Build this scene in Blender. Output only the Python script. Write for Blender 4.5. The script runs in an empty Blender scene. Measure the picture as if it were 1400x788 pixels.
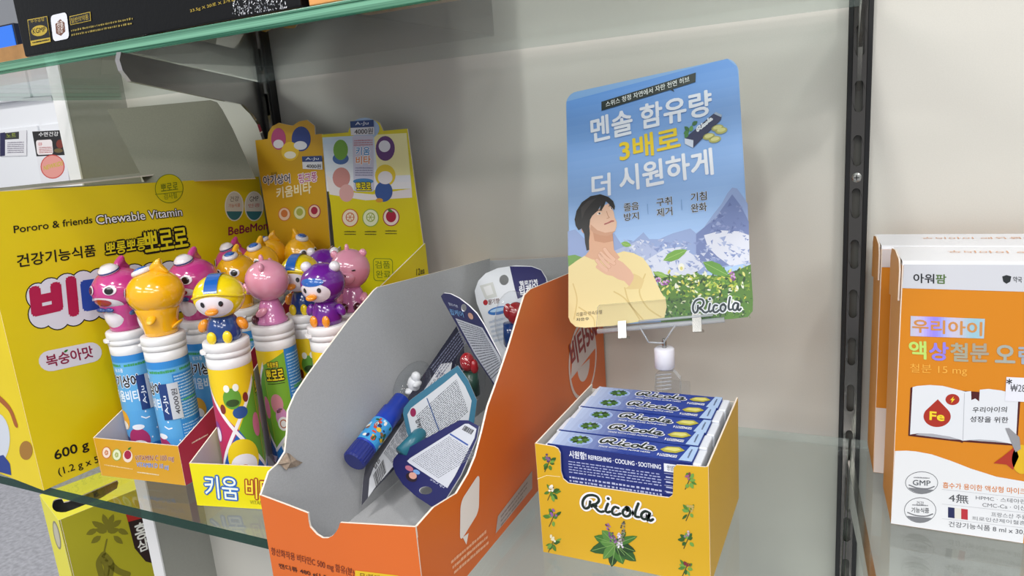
import bpy, bmesh, math, random
from mathutils import Vector, Matrix
random.seed(7)
SC = bpy.context.scene
COL = SC.collection

# ------------------------------------------------------------------ camera
# axes of the shelf seen in the camera frame (x right, y down, z forward), 1400 x 788 frame
CAM = Vector((0, 0, 1.40))
_vz, _vx = (1045 - 700, 4700 - 394), (-1350 - 700, 330 - 394)
FPX = math.sqrt(-(_vz[0] * _vx[0] + _vz[1] * _vx[1]))
_X = -Vector((_vx[0], _vx[1], FPX)).normalized()
_Z = -Vector((_vz[0], _vz[1], FPX)).normalized()
_X = (_X - _X.dot(_Z) * _Z).normalized()
_Y = _Z.cross(_X)
ROT = Matrix((_X, _Y, _Z))                      # camera frame -> world
cam = bpy.data.cameras.new('camera')
cam.sensor_width = 36
cam.lens = FPX / 1400 * 36
cam.clip_start = 0.02
camo = bpy.data.objects.new('camera', cam)
COL.objects.link(camo)
_r = ROT @ Vector((1, 0, 0)); _u = ROT @ Vector((0, -1, 0)); _b = ROT @ Vector((0, 0, -1))
camo.matrix_world = Matrix(((_r.x, _u.x, _b.x, CAM.x), (_r.y, _u.y, _b.y, CAM.y), (_r.z, _u.z, _b.z, CAM.z), (0, 0, 0, 1)))
SC.camera = camo

# ------------------------------------------------------------------ light
SC.view_settings.view_transform = 'Standard'
SC.view_settings.look = 'None'
SC.view_settings.gamma = 1
SC.view_settings.exposure = 0.0
world = bpy.data.worlds.new('shop_light')
SC.world = world
world.use_nodes = True
world.node_tree.nodes['Background'].inputs[0].default_value = (0.93, 0.96, 1.0, 1)
world.node_tree.nodes['Background'].inputs[1].default_value = 0.50


def area(name, loc, target, sx, sy, power, color=(1, 0.98, 0.95)):
    l = bpy.data.lights.new(name, 'AREA')
    l.shape = 'RECTANGLE'; l.size = sx; l.size_y = sy; l.energy = power; l.color = color
    o = bpy.data.objects.new(name, l)
    COL.objects.link(o)
    o.location = loc
    o.rotation_euler = (Vector(target) - Vector(loc)).to_track_quat('-Z', 'Y').to_euler()
    return o


for i, (lx, ly) in enumerate([(-1.6, -1.3), (0.2, -1.3), (1.9, -1.3), (-1.6, -2.9), (0.2, -2.9), (1.9, -2.9)]):
    area('ceiling_and_fill_lamp', (lx, ly, 2.75), (lx * 0.8, ly + 0.6, 0), 1.2, 0.30, 19)
area('ceiling_and_fill_lamp', (-3.0, 0.3, 2.75), (-3.0, 1.2, 1.0), 1.2, 0.30, 26)  # added fill lamp, no such source seen, brightens the counter at the left
area('ceiling_spot', (-0.25, -0.55, 2.7), (-0.3, 0.5, 1.1), 0.16, 0.16, 9)
area('ceiling_spot', (0.75, -0.25, 2.7), (0.1, 0.6, 1.1), 0.16, 0.16, 7)

# ------------------------------------------------------------------ materials
def srgb(h):
    if not isinstance(h, str):
        return (*h, 1)
    h = h.lstrip('#')
    c = [int(h[i:i + 2], 16) / 255 for i in (0, 2, 4)]
    return tuple(x / 12.92 if x <= 0.04045 else ((x + 0.055) / 1.055) ** 2.4 for x in c) + (1,)


_M = {}
def mat(name, color='#808080', rough=0.5, metal=0.0, spec=0.5, coat=0.0, bump=0.0, scale=200.0, vary=0.0, emit=0.0):
    if name in _M:
        return _M[name]
    m = bpy.data.materials.new(name); m.use_nodes = True
    nt = m.node_tree; b = nt.nodes['Principled BSDF']
    c = srgb(color)
    b.inputs['Base Color'].default_value = c
    b.inputs['Roughness'].default_value = rough
    b.inputs['Metallic'].default_value = metal
    b.inputs['Specular IOR Level'].default_value = spec
    b.inputs['Coat Weight'].default_value = coat
    if emit:
        b.inputs['Emission Color'].default_value = c
        b.inputs['Emission Strength'].default_value = emit
    if vary or bump:
        tc = nt.nodes.new('ShaderNodeTexCoord')
        no = nt.nodes.new('ShaderNodeTexNoise')
        no.inputs['Scale'].default_value = scale
        no.inputs['Detail'].default_value = 4
        nt.links.new(tc.outputs['Object'], no.inputs['Vector'])
        if vary:
            r = nt.nodes.new('ShaderNodeValToRGB')
            r.color_ramp.elements[0].position = 0.3
            r.color_ramp.elements[1].position = 0.7
            r.color_ramp.elements[0].color = tuple(x * (1 - vary) for x in c[:3]) + (1,)
            r.color_ramp.elements[1].color = tuple(min(1, x * (1 + vary)) for x in c[:3]) + (1,)
            nt.links.new(no.outputs['Fac'], r.inputs['Fac'])
            nt.links.new(r.outputs['Color'], b.inputs['Base Color'])
        if bump:
            bp = nt.nodes.new('ShaderNodeBump')
            bp.inputs['Strength'].default_value = bump
            bp.inputs['Distance'].default_value = 0.001
            nt.links.new(no.outputs['Fac'], bp.inputs['Height'])
            nt.links.new(bp.outputs['Normal'], b.inputs['Normal'])
    _M[name] = m
    return m


def clear(name, tint=(1, 1, 1), ior=1.5, rough=0.0, diffuse=None, dfac=0.0):
    """thin clear sheet: straight-through transmission plus a Fresnel mirror coat"""
    if name in _M:
        return _M[name]
    m = bpy.data.materials.new(name); m.use_nodes = True
    nt = m.node_tree; nt.nodes.clear()
    out = nt.nodes.new('ShaderNodeOutputMaterial')
    tr = nt.nodes.new('ShaderNodeBsdfTransparent'); tr.inputs[0].default_value = (*tint, 1)
    gl = nt.nodes.new('ShaderNodeBsdfGlossy'); gl.inputs['Roughness'].default_value = rough
    fr = nt.nodes.new('ShaderNodeFresnel')
    geo = nt.nodes.new('ShaderNodeNewGeometry')          # same reflectance from either side of the thin sheet
    ma = nt.nodes.new('ShaderNodeMath'); ma.operation = 'MULTIPLY_ADD'
    ma.inputs[1].default_value = 1 / ior - ior; ma.inputs[2].default_value = ior
    nt.links.new(geo.outputs['Backfacing'], ma.inputs[0]); nt.links.new(ma.outputs[0], fr.inputs[0])
    mx = nt.nodes.new('ShaderNodeMixShader')
    base = tr.outputs[0]
    if diffuse:
        df = nt.nodes.new('ShaderNodeBsdfDiffuse'); df.inputs[0].default_value = srgb(diffuse)
        m2 = nt.nodes.new('ShaderNodeMixShader'); m2.inputs[0].default_value = dfac
        nt.links.new(tr.outputs[0], m2.inputs[1]); nt.links.new(df.outputs[0], m2.inputs[2])
        base = m2.outputs[0]
    nt.links.new(fr.outputs[0], mx.inputs[0])
    nt.links.new(base, mx.inputs[1]); nt.links.new(gl.outputs[0], mx.inputs[2])
    nt.links.new(mx.outputs[0], out.inputs[0])
    _M[name] = m
    return m


def print_material(name, rough, spec=0.5, metal=0.0):
    if name in _M:
        return _M[name]
    m = bpy.data.materials.new(name); m.use_nodes = True
    nt = m.node_tree; b = nt.nodes['Principled BSDF']
    a = nt.nodes.new('ShaderNodeVertexColor'); a.layer_name = 'ink'
    nt.links.new(a.outputs['Color'], b.inputs['Base Color'])
    b.inputs['Roughness'].default_value = rough
    b.inputs['Specular IOR Level'].default_value = spec
    b.inputs['Metallic'].default_value = metal
    _M[name] = m
    return m


INK = print_material('printing_ink', 0.42)
INKM = print_material('matte_printing_ink', 0.6, 0.3)

# ------------------------------------------------------------------ objects
WM = {}
def tag(o, label=None, cat=None, group=None, kind=None):
    if label: o['label'] = label
    if cat: o['category'] = cat
    if group: o['group'] = group
    if kind: o['kind'] = kind
    return o


def thing(name, label, cat, loc=(0, 0, 0), rz=0.0, group=None, mw=None):
    o = bpy.data.objects.new(name, None)
    o.empty_display_size = 0.02
    COL.objects.link(o)
    mw = mw or (Matrix.Translation(loc) @ Matrix.Rotation(rz, 4, 'Z'))
    o.matrix_world = mw
    WM[o] = mw
    return tag(o, label, cat, group)


def root_mw(p):
    return WM[p]


def add(name, bm_or_data, mats, parent=None, world=True, smooth=False, cols=None):
    """links ONE mesh object; world=True means the vertices are given in world coordinates"""
    me = bpy.data.meshes.new(name)
    if isinstance(bm_or_data, bmesh.types.BMesh):
        bm_or_data.to_mesh(me); bm_or_data.free()
    else:
        v, f = bm_or_data[:2]
        me.from_pydata([tuple(x) for x in v], [], f)
        if len(bm_or_data) > 2:
            me.polygons.foreach_set('material_index', bm_or_data[2])
    if not isinstance(mats, (list, tuple)):
        mats = [mats]
    for m in mats:
        me.materials.append(m)
    o = bpy.data.objects.new(name, me)
    COL.objects.link(o)
    if parent is not None:
        o.parent = parent
        WM[o] = WM[parent]
        if world:
            me.transform(WM[parent].inverted())
    else:
        WM[o] = Matrix.Identity(4)
    if smooth:
        me.polygons.foreach_set('use_smooth', [True] * len(me.polygons))
    me.update()
    return o


def struct(name, data, m, parent=None, smooth=False):
    o = add(name, data, m, parent, smooth=smooth)
    if parent is None:
        o['kind'] = 'structure'
    return o


def copy_tree(o, parent=None):
    c = o.copy(); COL.objects.link(c)
    if parent is not None:
        c.parent = parent
    for ch in list(KIDS.get(o, [])):
        copy_tree(ch, c)
    return c


KIDS = {}
_add = add
def add(name, data, mats, parent=None, **k):
    o = _add(name, data, mats, parent, **k)
    if parent is not None:
        KIDS.setdefault(parent, []).append(o)
    return o


# ------------------------------------------------------------------ shapes
def bm_box(bm, lo, hi, bev=0.0):
    g = bmesh.ops.create_cube(bm, size=1)
    vs = g['verts']
    for v in vs:
        v.co = Vector([(lo[i] + hi[i]) / 2 + v.co[i] * (hi[i] - lo[i]) for i in range(3)])
    if bev:
        es = list({e for v in vs for e in v.link_edges})
        bmesh.ops.bevel(bm, geom=es, offset=bev, segments=3, profile=0.5, affect='EDGES')
    return bm


def box(lo, hi, bev=0.0):
    return bm_box(bmesh.new(), lo, hi, bev)


def lathe(prof, n=32, cx=0.0, cy=0.0, close=True):
    v, f = [], []
    for r, z in prof:
        for i in range(n):
            a = 2 * math.pi * i / n
            v.append((cx + r * math.cos(a), cy + r * math.sin(a), z))
    for k in range(len(prof) - 1):
        for i in range(n):
            j = (i + 1) % n
            f.append((k * n + i, k * n + j, (k + 1) * n + j, (k + 1) * n + i))
    if close:
        f.append(tuple(range(n))[::-1])
        f.append(tuple((len(prof) - 1) * n + i for i in range(n)))
    return v, f


def ellipsoid(c, r, rot=None, n=24, m=16):
    v, f = [], []
    R = rot.to_matrix() if rot is not None and hasattr(rot, 'to_matrix') else (rot or Matrix.Identity(3))
    for k in range(m + 1):
        t = math.pi * k / m
        for i in range(n):
            a = 2 * math.pi * i / n
            p = Vector((r[0] * math.sin(t) * math.cos(a), r[1] * math.sin(t) * math.sin(a), -r[2] * math.cos(t)))
            v.append(Vector(c) + R @ p)
    for k in range(m):
        for i in range(n):
            j = (i + 1) % n
            f.append((k * n + i, k * n + j, (k + 1) * n + j, (k + 1) * n + i))
    return v, f


def join(*parts):
    v, f = [], []
    for a, b in parts:
        o = len(v); v += list(a); f += [tuple(i + o for i in q) for q in b]
    return v, f


def tube(pts, r, n=12, cap=True):
    pts = [Vector(p) for p in pts]
    rr = r if isinstance(r, (list, tuple)) else [r] * len(pts)
    v, f = [], []
    up = Vector((0, 0, 1))
    for k, p in enumerate(pts):
        d = (pts[min(k + 1, len(pts) - 1)] - pts[max(k - 1, 0)]).normalized()
        a = d.cross(up)
        if a.length < 1e-3: a = d.cross(Vector((1, 0, 0)))
        a.normalize(); b = d.cross(a)
        for i in range(n):
            t = 2 * math.pi * i / n
            v.append(p + rr[k] * (math.cos(t) * a + math.sin(t) * b))
    for k in range(len(pts) - 1):
        for i in range(n):
            j = (i + 1) % n
            f.append((k * n + i, k * n + j, (k + 1) * n + j, (k + 1) * n + i))
    if cap:
        f.append(tuple(range(n))[::-1]); f.append(tuple((len(pts) - 1) * n + i for i in range(n)))
    return v, f


def ray(x, y):
    return ROT @ Vector((x - 700, y - 394, FPX))


def at(x, y, X=None, Y=None, Z=None):
    r = ray(x, y)
    t = (X - CAM.x) / r.x if X is not None else (Y - CAM.y) / r.y if Y is not None else (Z - CAM.z) / r.z
    return CAM + r * t


class Plane:
    """a flat face: origin o, unit axes u and v, outward normal n"""
    def __init__(s, o, u, v, n=None):
        s.o = Vector(o); s.u = Vector(u).normalized(); v = Vector(v)
        s.v = (v - v.dot(s.u) * s.u).normalized(); s.n = s.u.cross(s.v)

    @classmethod
    def through(cls, a, b, c):
        """through three points, u from a to b, turned to face the viewer"""
        p = cls(a, Vector(b) - Vector(a), Vector(c) - Vector(a))
        if p.n.dot(CAM - p.o) < 0:
            p = cls(a, -p.u, p.v)
        return p

    def px(s, x, y):
        r = ray(x, y); t = s.n.dot(s.o - CAM) / s.n.dot(r)
        q = CAM + r * t - s.o
        return (q.dot(s.u), q.dot(s.v))

    def pt(s, a, b, h=0.0):
        return s.o + a * s.u + b * s.v + h * s.n


def sheet(name, pl, pts, t, mats, parent=None, px=False, hole=None, bulge=None):
    """a board with real thickness: outer face at h=0, inner at h=-t; mats outer, inner, rim"""
    if px:
        pts = [pl.px(*p) for p in pts]
    area2 = sum(pts[i][0] * pts[(i + 1) % len(pts)][1] - pts[(i + 1) % len(pts)][0] * pts[i][1] for i in range(len(pts)))
    if area2 < 0:
        pts = pts[::-1]
    n = len(pts)
    bm = bmesh.new()
    F = [bm.verts.new(pl.pt(a, b, .00015)) for a, b in pts]
    B = [bm.verts.new(pl.pt(a, b, -t)) for a, b in pts]
    if hole:
        hv = [pl.px(*p) for p in hole] if px else hole
        ar = sum(hv[i][0] * hv[(i + 1) % len(hv)][1] - hv[(i + 1) % len(hv)][0] * hv[i][1] for i in range(len(hv)))
        if ar < 0: hv = hv[::-1]
        HF = [bm.verts.new(pl.pt(a, b, 0)) for a, b in hv]
        HB = [bm.verts.new(pl.pt(a, b, -t)) for a, b in hv]
        for L, mi in ((F + HF, 0), (B + HB, 1)):
            o_, h_ = L[:n], L[n:]
            es = [bm.edges.new((o_[i], o_[(i + 1) % n])) for i in range(n)] + [bm.edges.new((h_[i], h_[(i + 1) % len(h_)])) for i in range(len(h_))]
            g = bmesh.ops.triangle_fill(bm, edges=es, use_beauty=True, use_dissolve=False)
            for q in g['geom']:
                if isinstance(q, bmesh.types.BMFace): q.material_index = mi
        for i in range(len(HF)):
            j = (i + 1) % len(HF)
            q = bm.faces.new((HF[i], HF[j], HB[j], HB[i])); q.material_index = 2
    else:
        f = bm.faces.new(F); f.material_index = 0
        f = bm.faces.new(B[::-1]); f.material_index = 1
    for i in range(n):
        j = (i + 1) % n
        q = bm.faces.new((F[j], F[i], B[i], B[j])); q.material_index = 2
    return add(name, bm, mats, parent)


# ------------------------------------------------------------------ flat print
_TX = {}
def text_mesh(s, off=0.0, spacing=1.0):
    k = (s, off, spacing)
    if k not in _TX:
        c = bpy.data.curves.new('t', 'FONT'); c.body = s; c.size = 1; c.offset = off
        c.resolution_u = 3; c.fill_mode = 'FRONT'; c.space_character = spacing
        o = bpy.data.objects.new('t', c)
        me = o.to_mesh()
        vs = [(v.co.x, v.co.y) for v in me.vertices]
        fs = [tuple(p.vertices) for p in me.polygons]
        o.to_mesh_clear(); bpy.data.objects.remove(o); bpy.data.curves.remove(c)
        xs = [v[0] for v in vs] or [0, 1]; ys = [v[1] for v in vs] or [0, 1]
        x0, x1, y0, y1 = min(xs), max(xs), min(ys), max(ys)
        w, h = max(x1 - x0, 1e-6), max(y1 - y0, 1e-6)
        _TX[k] = ([((x - x0) / w, (y - y0) / h) for x, y in vs], fs, h)
    return _TX[k]


def spline(pts, k=6):
    out = []
    n = len(pts)
    for i in range(n - 1):
        p0, p1, p2, p3 = pts[max(i - 1, 0)], pts[i], pts[i + 1], pts[min(i + 2, n - 1)]
        for j in range(k):
            t = j / k
            out.append(tuple(0.5 * ((2 * p1[d]) + (-p0[d] + p2[d]) * t + (2 * p0[d] - 5 * p1[d] + 4 * p2[d] - p3[d]) * t * t +
                             (-p0[d] + 3 * p1[d] - 3 * p2[d] + p3[d]) * t ** 3) for d in (0, 1)))
    out.append(tuple(pts[-1]))
    return out


# the round brush script of the herb sweet box, one stroke list in a unit box (y up)
def _script():
    raw = [[(440, 245), (432, 285), (402, 296), (384, 270), (388, 232), (415, 203), (455, 197), (492, 210), (505, 238), (485, 262), (455, 270),
            (478, 288), (500, 312), (522, 322), (540, 318)],
           [(572, 262), (560, 290), (556, 314), (570, 326), (588, 320)],
           [(648, 294), (622, 286), (604, 308), (608, 336), (636, 344), (662, 334)],
           [(712, 300), (688, 306), (680, 332), (698, 354), (724, 350), (736, 324), (722, 302), (712, 300)],
           [(790, 262), (776, 300), (768, 335), (774, 356), (796, 360)],
           [(868, 330), (840, 318), (816, 334), (814, 362), (836, 376), (858, 362), (872, 332), (864, 368), (876, 386), (894, 376)]]
    st = []
    for s in raw:
        st.append([((x - 380) / 515, -(y - (x - 380) * 0.163 - 300) / 515) for x, y in s])
    dot = ((574 - 380) / 515, -(224 - (572 - 380) * 0.163 - 300) / 515)
    ys = [q[1] for s in st for q in s]
    y0, y1 = min(ys) - .02, max(ys) + .02
    h = y1 - y0
    return [[(x, (y - y0) / h) for x, y in s] for s in st], (dot[0], (dot[1] - y0) / h), h


SCRIPT, SDOT, SASP = _script()


class Print:
    """flat ink on one face: built as ONE mesh with a colour per face"""
    def __init__(s, pl=None, px=True, base=0.0001, step=0.00006):
        s.pl = pl; s.px = px and pl is not None
        s.v, s.f, s.c, s.h = [], [], [], []
        s.base, s.step = base, step
        if pl is not None: s.base = base + .0002

    def cv(s, p):
        return s.pl.px(*p) if s.px else tuple(p)

    def raw(s, pts, faces, col, layer, z=0.0):
        o = len(s.v)
        s.v += list(pts); s.h += [s.base + layer * s.step + z] * len(pts)
        s.f += [tuple(i + o for i in q) for q in faces]
        c = srgb(col) if not callable(col) else col
        s.c += [c] * len(faces)

    def poly(s, pts, col, layer=0):
        s.raw([s.cv(p) for p in pts], [tuple(range(len(pts)))], col, layer)

    def ell(s, cx, cy, rx, ry=None, col='#ffffff', layer=1, rot=0.0, n=24, a0=0, a1=360):
        ry = ry or rx
        pts = []
        ca, sa = math.cos(math.radians(rot)), math.sin(math.radians(rot))
        full = (a1 - a0) >= 360
        for i in range(n if full else n + 1):
            t = math.radians(a0 + (a1 - a0) * i / n)
            x, y = rx * math.cos(t), ry * math.sin(t)
            pts.append((cx + x * ca - y * sa, cy + x * sa + y * ca))
        s.poly(pts, col, layer)

    def ring(s, cx, cy, rx, ry, w, col, inner, layer=1, rot=0):
        s.ell(cx, cy, rx, ry, col, layer, rot, 28)
        s.ell(cx, cy, rx - w, ry - w, inner, layer + 1, rot, 28)

    def rrect(s, bl, br, tl, col, layer=1, r=0.2):
        """rounded parallelogram; r as a share of the short side"""
        bl, br, tl = Vector(s.cv(bl)), Vector(s.cv(br)), Vector(s.cv(tl))
        U, V = br - bl, tl - bl
        m = min(U.length, V.length) * r
        a, b = m / U.length, m / V.length
        pts = []
        for cx, cy, s0 in ((1 - a, 1 - b, 0), (a, 1 - b, 90), (a, b, 180), (1 - a, b, 270)):
            for k in range(5):
                t = math.radians(s0 + 90 * k / 4)
                q = bl + U * (cx + a * math.cos(t)) + V * (cy + b * math.sin(t))
                pts.append((q.x, q.y))
        s.raw(pts, [tuple(range(len(pts)))], col, layer)

    def text(s, t, bl, br, tl, col='#000000', layer=3, off=0.0, grow=0.0, gcol=None, z=0.0):
        vs, fs, hh = text_mesh(t)
        bl, br, tl = Vector(s.cv(bl)), Vector(s.cv(br)), Vector(s.cv(tl))
        U, V = br - bl, tl - bl
        em = V.length / hh * min(1.0, hh / .75 + .25)
        pts = [bl + U * x + V * y for x, y in vs]
        pts = [(p.x, p.y) for p in pts]
        if grow:
            g = grow * V.length + off * em
            for k in range(8):
                a = 2 * math.pi * k / 8
                d = (g * math.cos(a), g * math.sin(a))
                s.raw([(p[0] + d[0], p[1] + d[1]) for p in pts], fs, gcol or col, layer - 1, k * 0.000003)
        if off > .004:                       # heavier letters: the glyph printed again slightly shifted
            for k in range(6):
                a = 2 * math.pi * (k + .5) / 6
                d = (off * em * math.cos(a), off * em * math.sin(a))
                s.raw([(p[0] + d[0], p[1] + d[1]) for p in pts], fs, col, layer, k * 0.000002)
        s.raw(pts, fs, col, layer, z + .000013)

    def line(s, pts, w, col, layer=2, smooth=False, closed=False):
        """w in metres on the face"""
        P = [Vector(s.cv(p)) for p in pts]
        if smooth: P = [Vector(q) for q in spline([(p.x, p.y) for p in P])]
        if closed: P.append(P[0])
        s._stroke(P, w, col, layer)

    def _stroke(s, P, w, col, layer):
        n = len(P)
        L, R = [], []
        for i, p in enumerate(P):
            d = P[min(i + 1, n - 1)] - P[max(i - 1, 0)]
            if d.length < 1e-9: d = Vector((1, 0))
            d.normalize(); nn = Vector((-d.y, d.x)) * w / 2
            L.append(p + nn); R.append(p - nn)
        vs = [(q.x, q.y) for q in L + R]
        s.raw(vs, [(i, n + i, n + i + 1, i + 1) for i in range(n - 1)], col, layer)
        for p in (P[0], P[-1]):
            s.raw([(p.x + w / 2 * math.cos(k * math.pi / 6), p.y + w / 2 * math.sin(k * math.pi / 6)) for k in range(12)], [tuple(range(12))], col, layer, 0.000004)

    def script(s, bl, br, tl, col, back=None, layer=3, w=0.042, bw=0.10):
        bl, br, tl = Vector(s.cv(bl)), Vector(s.cv(br)), Vector(s.cv(tl))
        U, V = br - bl, tl - bl
        for c, ww, ly in ((back, bw, layer - 1), (col, w, layer)):
            if not c: continue
            for st in SCRIPT:
                P = [bl + U * x + V * y for x, y in spline(st, 5)]
                s._stroke(P, ww * U.length, c, ly)
            d = bl + U * SDOT[0] + V * SDOT[1]
            r = (ww * .62 if ww < .08 else ww * .54) * U.length
            s.raw([(d.x + r * math.cos(k * .5236), d.y + r * math.sin(k * .5236)) for k in range(12)], [tuple(range(12))], c, ly)

    def micro(s, tl, tr, bl, rows, col, layer=2, fill=0.55, word=(0.03, 0.09), seed=1, cut=0.0):
        rnd = random.Random(seed)
        tl, tr, bl = Vector(s.cv(tl)), Vector(s.cv(tr)), Vector(s.cv(bl))
        U, V = tr - tl, bl - tl
        vs, fs = [], []
        for r in range(rows):
            y0 = (r + (1 - fill) / 2) / rows; y1 = y0 + fill / rows
            x = 0.0; end = 1.0 - (rnd.random() * cut if cut else 0)
            while x < end:
                w = min(rnd.uniform(*word), end - x)
                nn = len(vs)
                j = rnd.uniform(0, 0.25) * fill / rows
                for a, b in ((x, y1), (x + w, y1), (x + w, y0 + j), (x, y0 + j)):
                    q = tl + U * a + V * b
                    vs.append((q.x, q.y))
                fs.append((nn, nn + 1, nn + 2, nn + 3))
                x += w + rnd.uniform(0.006, 0.02)
        s.raw(vs, fs, col, layer)

    def barcode(s, tl, tr, bl, n, col='#111111', layer=3, seed=3):
        rnd = random.Random(seed)
        tl, tr, bl = Vector(s.cv(tl)), Vector(s.cv(tr)), Vector(s.cv(bl))
        U, V = tr - tl, bl - tl
        x = 0
        while x < 1:
            w = rnd.choice((0.5, 1, 1.6)) / n
            qs = [tl + U * x, tl + U * min(1, x + w), tl + U * min(1, x + w) + V, tl + U * x + V]
            s.raw([(q.x, q.y) for q in qs], [(3, 2, 1, 0)], col, layer)
            x += w + rnd.choice((0.5, 1)) / n

    def leaf(s, cx, cy, l, w, ang, col, layer=2):
        ca, sa = math.cos(ang), math.sin(ang)
        pts = []
        for x, y in ((0, 0), (.25, .42), (.55, .5), (.82, .28), (1, 0), (.82, -.28), (.55, -.5), (.25, -.42)):
            px_, py_ = x * l, y * w
            pts.append((cx + px_ * ca - py_ * sa, cy + px_ * sa + py_ * ca))
        s.poly(pts, col, layer)

    def sprig(s, cx, cy, r, seed, greens=('#4c7a2c', '#2f5a22', '#6e9a40'), flower=None, n=9, layer=2, up=-1):
        rnd = random.Random(seed)
        for k in range(n):
            a = rnd.uniform(0, 6.283); q = rnd.uniform(0, .35) * r
            s.leaf(cx + q * math.cos(a), cy + q * math.sin(a), r * rnd.uniform(.45, .75), r * rnd.uniform(.22, .4), a, rnd.choice(greens), layer + k * 0.2)
        if flower:
            for k in range(n):
                a = rnd.uniform(0, 6.283); q = rnd.uniform(0, .4) * r
                s.ell(cx + q * math.cos(a), cy + up * r * .45 + q * math.sin(a), r * .12, r * .12, rnd.choice(flower), layer + 2.5 + k * .1, n=7)

    def grid(s, bl, br, tr, tl, nx, ny, fn, layer=0, outline=None):
        """patchwork of small printed cells; fn(a,b) -> colour, a,b in 0..1"""
        bl, br, tr, tl = [Vector(s.cv(p)) for p in (bl, br, tr, tl)]
        for j in range(ny):
            for i in range(nx):
                q = []
                for a, b in ((i, j), (i + 1, j), (i + 1, j + 1), (i, j + 1)):
                    a /= nx; b /= ny
                    p = bl * (1 - a) * (1 - b) + br * a * (1 - b) + tr * a * b + tl * (1 - a) * b
                    q.append((p.x, p.y))
                s.raw(q, [(0, 1, 2, 3)], fn((i + .5) / nx, (j + .5) / ny), layer)

    def build(s, name, parent, m=None, bend=None, step=0.0022):
        bm = bmesh.new()
        cl = bm.loops.layers.float_color.new('ink')
        vs = [bm.verts.new((x, y, h)) for (x, y), h in zip(s.v, s.h)]
        for q, c in zip(s.f, s.c):
            try:
                f = bm.faces.new([vs[i] for i in q])
            except ValueError:
                continue
            for lp in f.loops: lp[cl] = c
        bm.normal_update()
        bmesh.ops.triangulate(bm, faces=[f for f in bm.faces if len(f.verts) > 4])
        flip = [f for f in bm.faces if f.normal.z < 0]
        bmesh.ops.reverse_faces(bm, faces=flip)
        if bend:
            xs = [v.co.x for v in bm.verts]
            x = math.ceil(min(xs) / step) * step
            while x < max(xs):
                bmesh.ops.bisect_plane(bm, geom=bm.verts[:] + bm.edges[:] + bm.faces[:], plane_co=(x, 0, 0), plane_no=(1, 0, 0))
                x += step
            for v in bm.verts:
                a = v.co.x / (RLAB if bend == RT else bend)
                r = bend + v.co.z
                v.co = Vector((r * math.sin(a), -r * math.cos(a), v.co.y * (1.185 if bend == RT else 1)))
        elif s.pl is not None:
            for v in bm.verts:
                v.co = s.pl.pt(v.co.x, v.co.y, v.co.z)
        return add(name, bm, [m or INK], parent, world=s.pl is not None and not bend)

# ------------------------------------------------------------------ the setting
YB = 0.7266            # face of the back panel
wallm = mat('pale_laminate', '#cdcbc3', 0.38, spec=0.4, bump=0.04, scale=900, vary=0.02)
struct('wall_back', box((-0.95, YB, 0.0), (2.4, YB + 0.02, 2.6)), wallm)
struct('wall_left', box((-0.972, 0.6385, 0.0), (-0.95, YB + 0.02, 2.6)), mat('grey_laminate', '#9b9c94', 0.5, vary=0.02))
struct('trim_1', box((-0.973, 0.636, 0.0), (-0.949, 0.6385, 2.6)), mat('white_edge_band', '#e9e9ea', 0.4))
struct('floor', box((-9, -4, -0.02), (4, 7, 0.0)), mat('speckled_floor', '#a7a7ad', 0.55, vary=0.22, scale=60))
struct('wall_far', box((-9, 3.4, 0), (4, 3.5, 3.2)), mat('far_wall', '#c4c6cb', 0.7))

# uprights: black channel, chrome strip with rounded slots
chrome = mat('chrome', '#d7d5d2', 0.12, 1.0)
black = mat('black_channel', '#0d0d0f', 0.35)


def slotted(x0, x1, y, z0, pitch, count, slot, w):
    bm = bmesh.new()
    cx = (x0 + x1) / 2
    for k in range(count):
        a, b = z0 + k * pitch, z0 + (k + 1) * pitch
        c = (a + b) / 2
        n = 24
        inn, out = [], []
        for i in range(n):
            t = 2 * math.pi * (i + .5) / n
            dx, dz = w * math.cos(t), w * math.sin(t)
            dz += (slot / 2 - w) if dz > 0 else -(slot / 2 - w)
            inn.append((cx + dx, c + dz))
            ex, ez = math.cos(t), math.sin(t)
            s_ = min((x1 - x0) / 2 / abs(ex), pitch / 2 / abs(ez))
            out.append((cx + ex * s_, c + ez * s_))
        # snap corners
        for q in ((x1, b), (x0, b), (x0, a), (x1, a)):
            i = min(range(n), key=lambda i: (out[i][0] - q[0]) ** 2 + (out[i][1] - q[1]) ** 2)
            out[i] = q
        A = [bm.verts.new((p[0], y, p[1])) for p in inn]; B = [bm.verts.new((p[0], y, p[1])) for p in out]
        D = [bm.verts.new((p[0], y + 0.002, p[1])) for p in inn]
        for i in range(n):
            j = (i + 1) % n
            bm.faces.new((A[i], A[j], B[j], B[i])); bm.faces.new((D[i], D[j], A[j], A[i]))
    return bm


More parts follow.
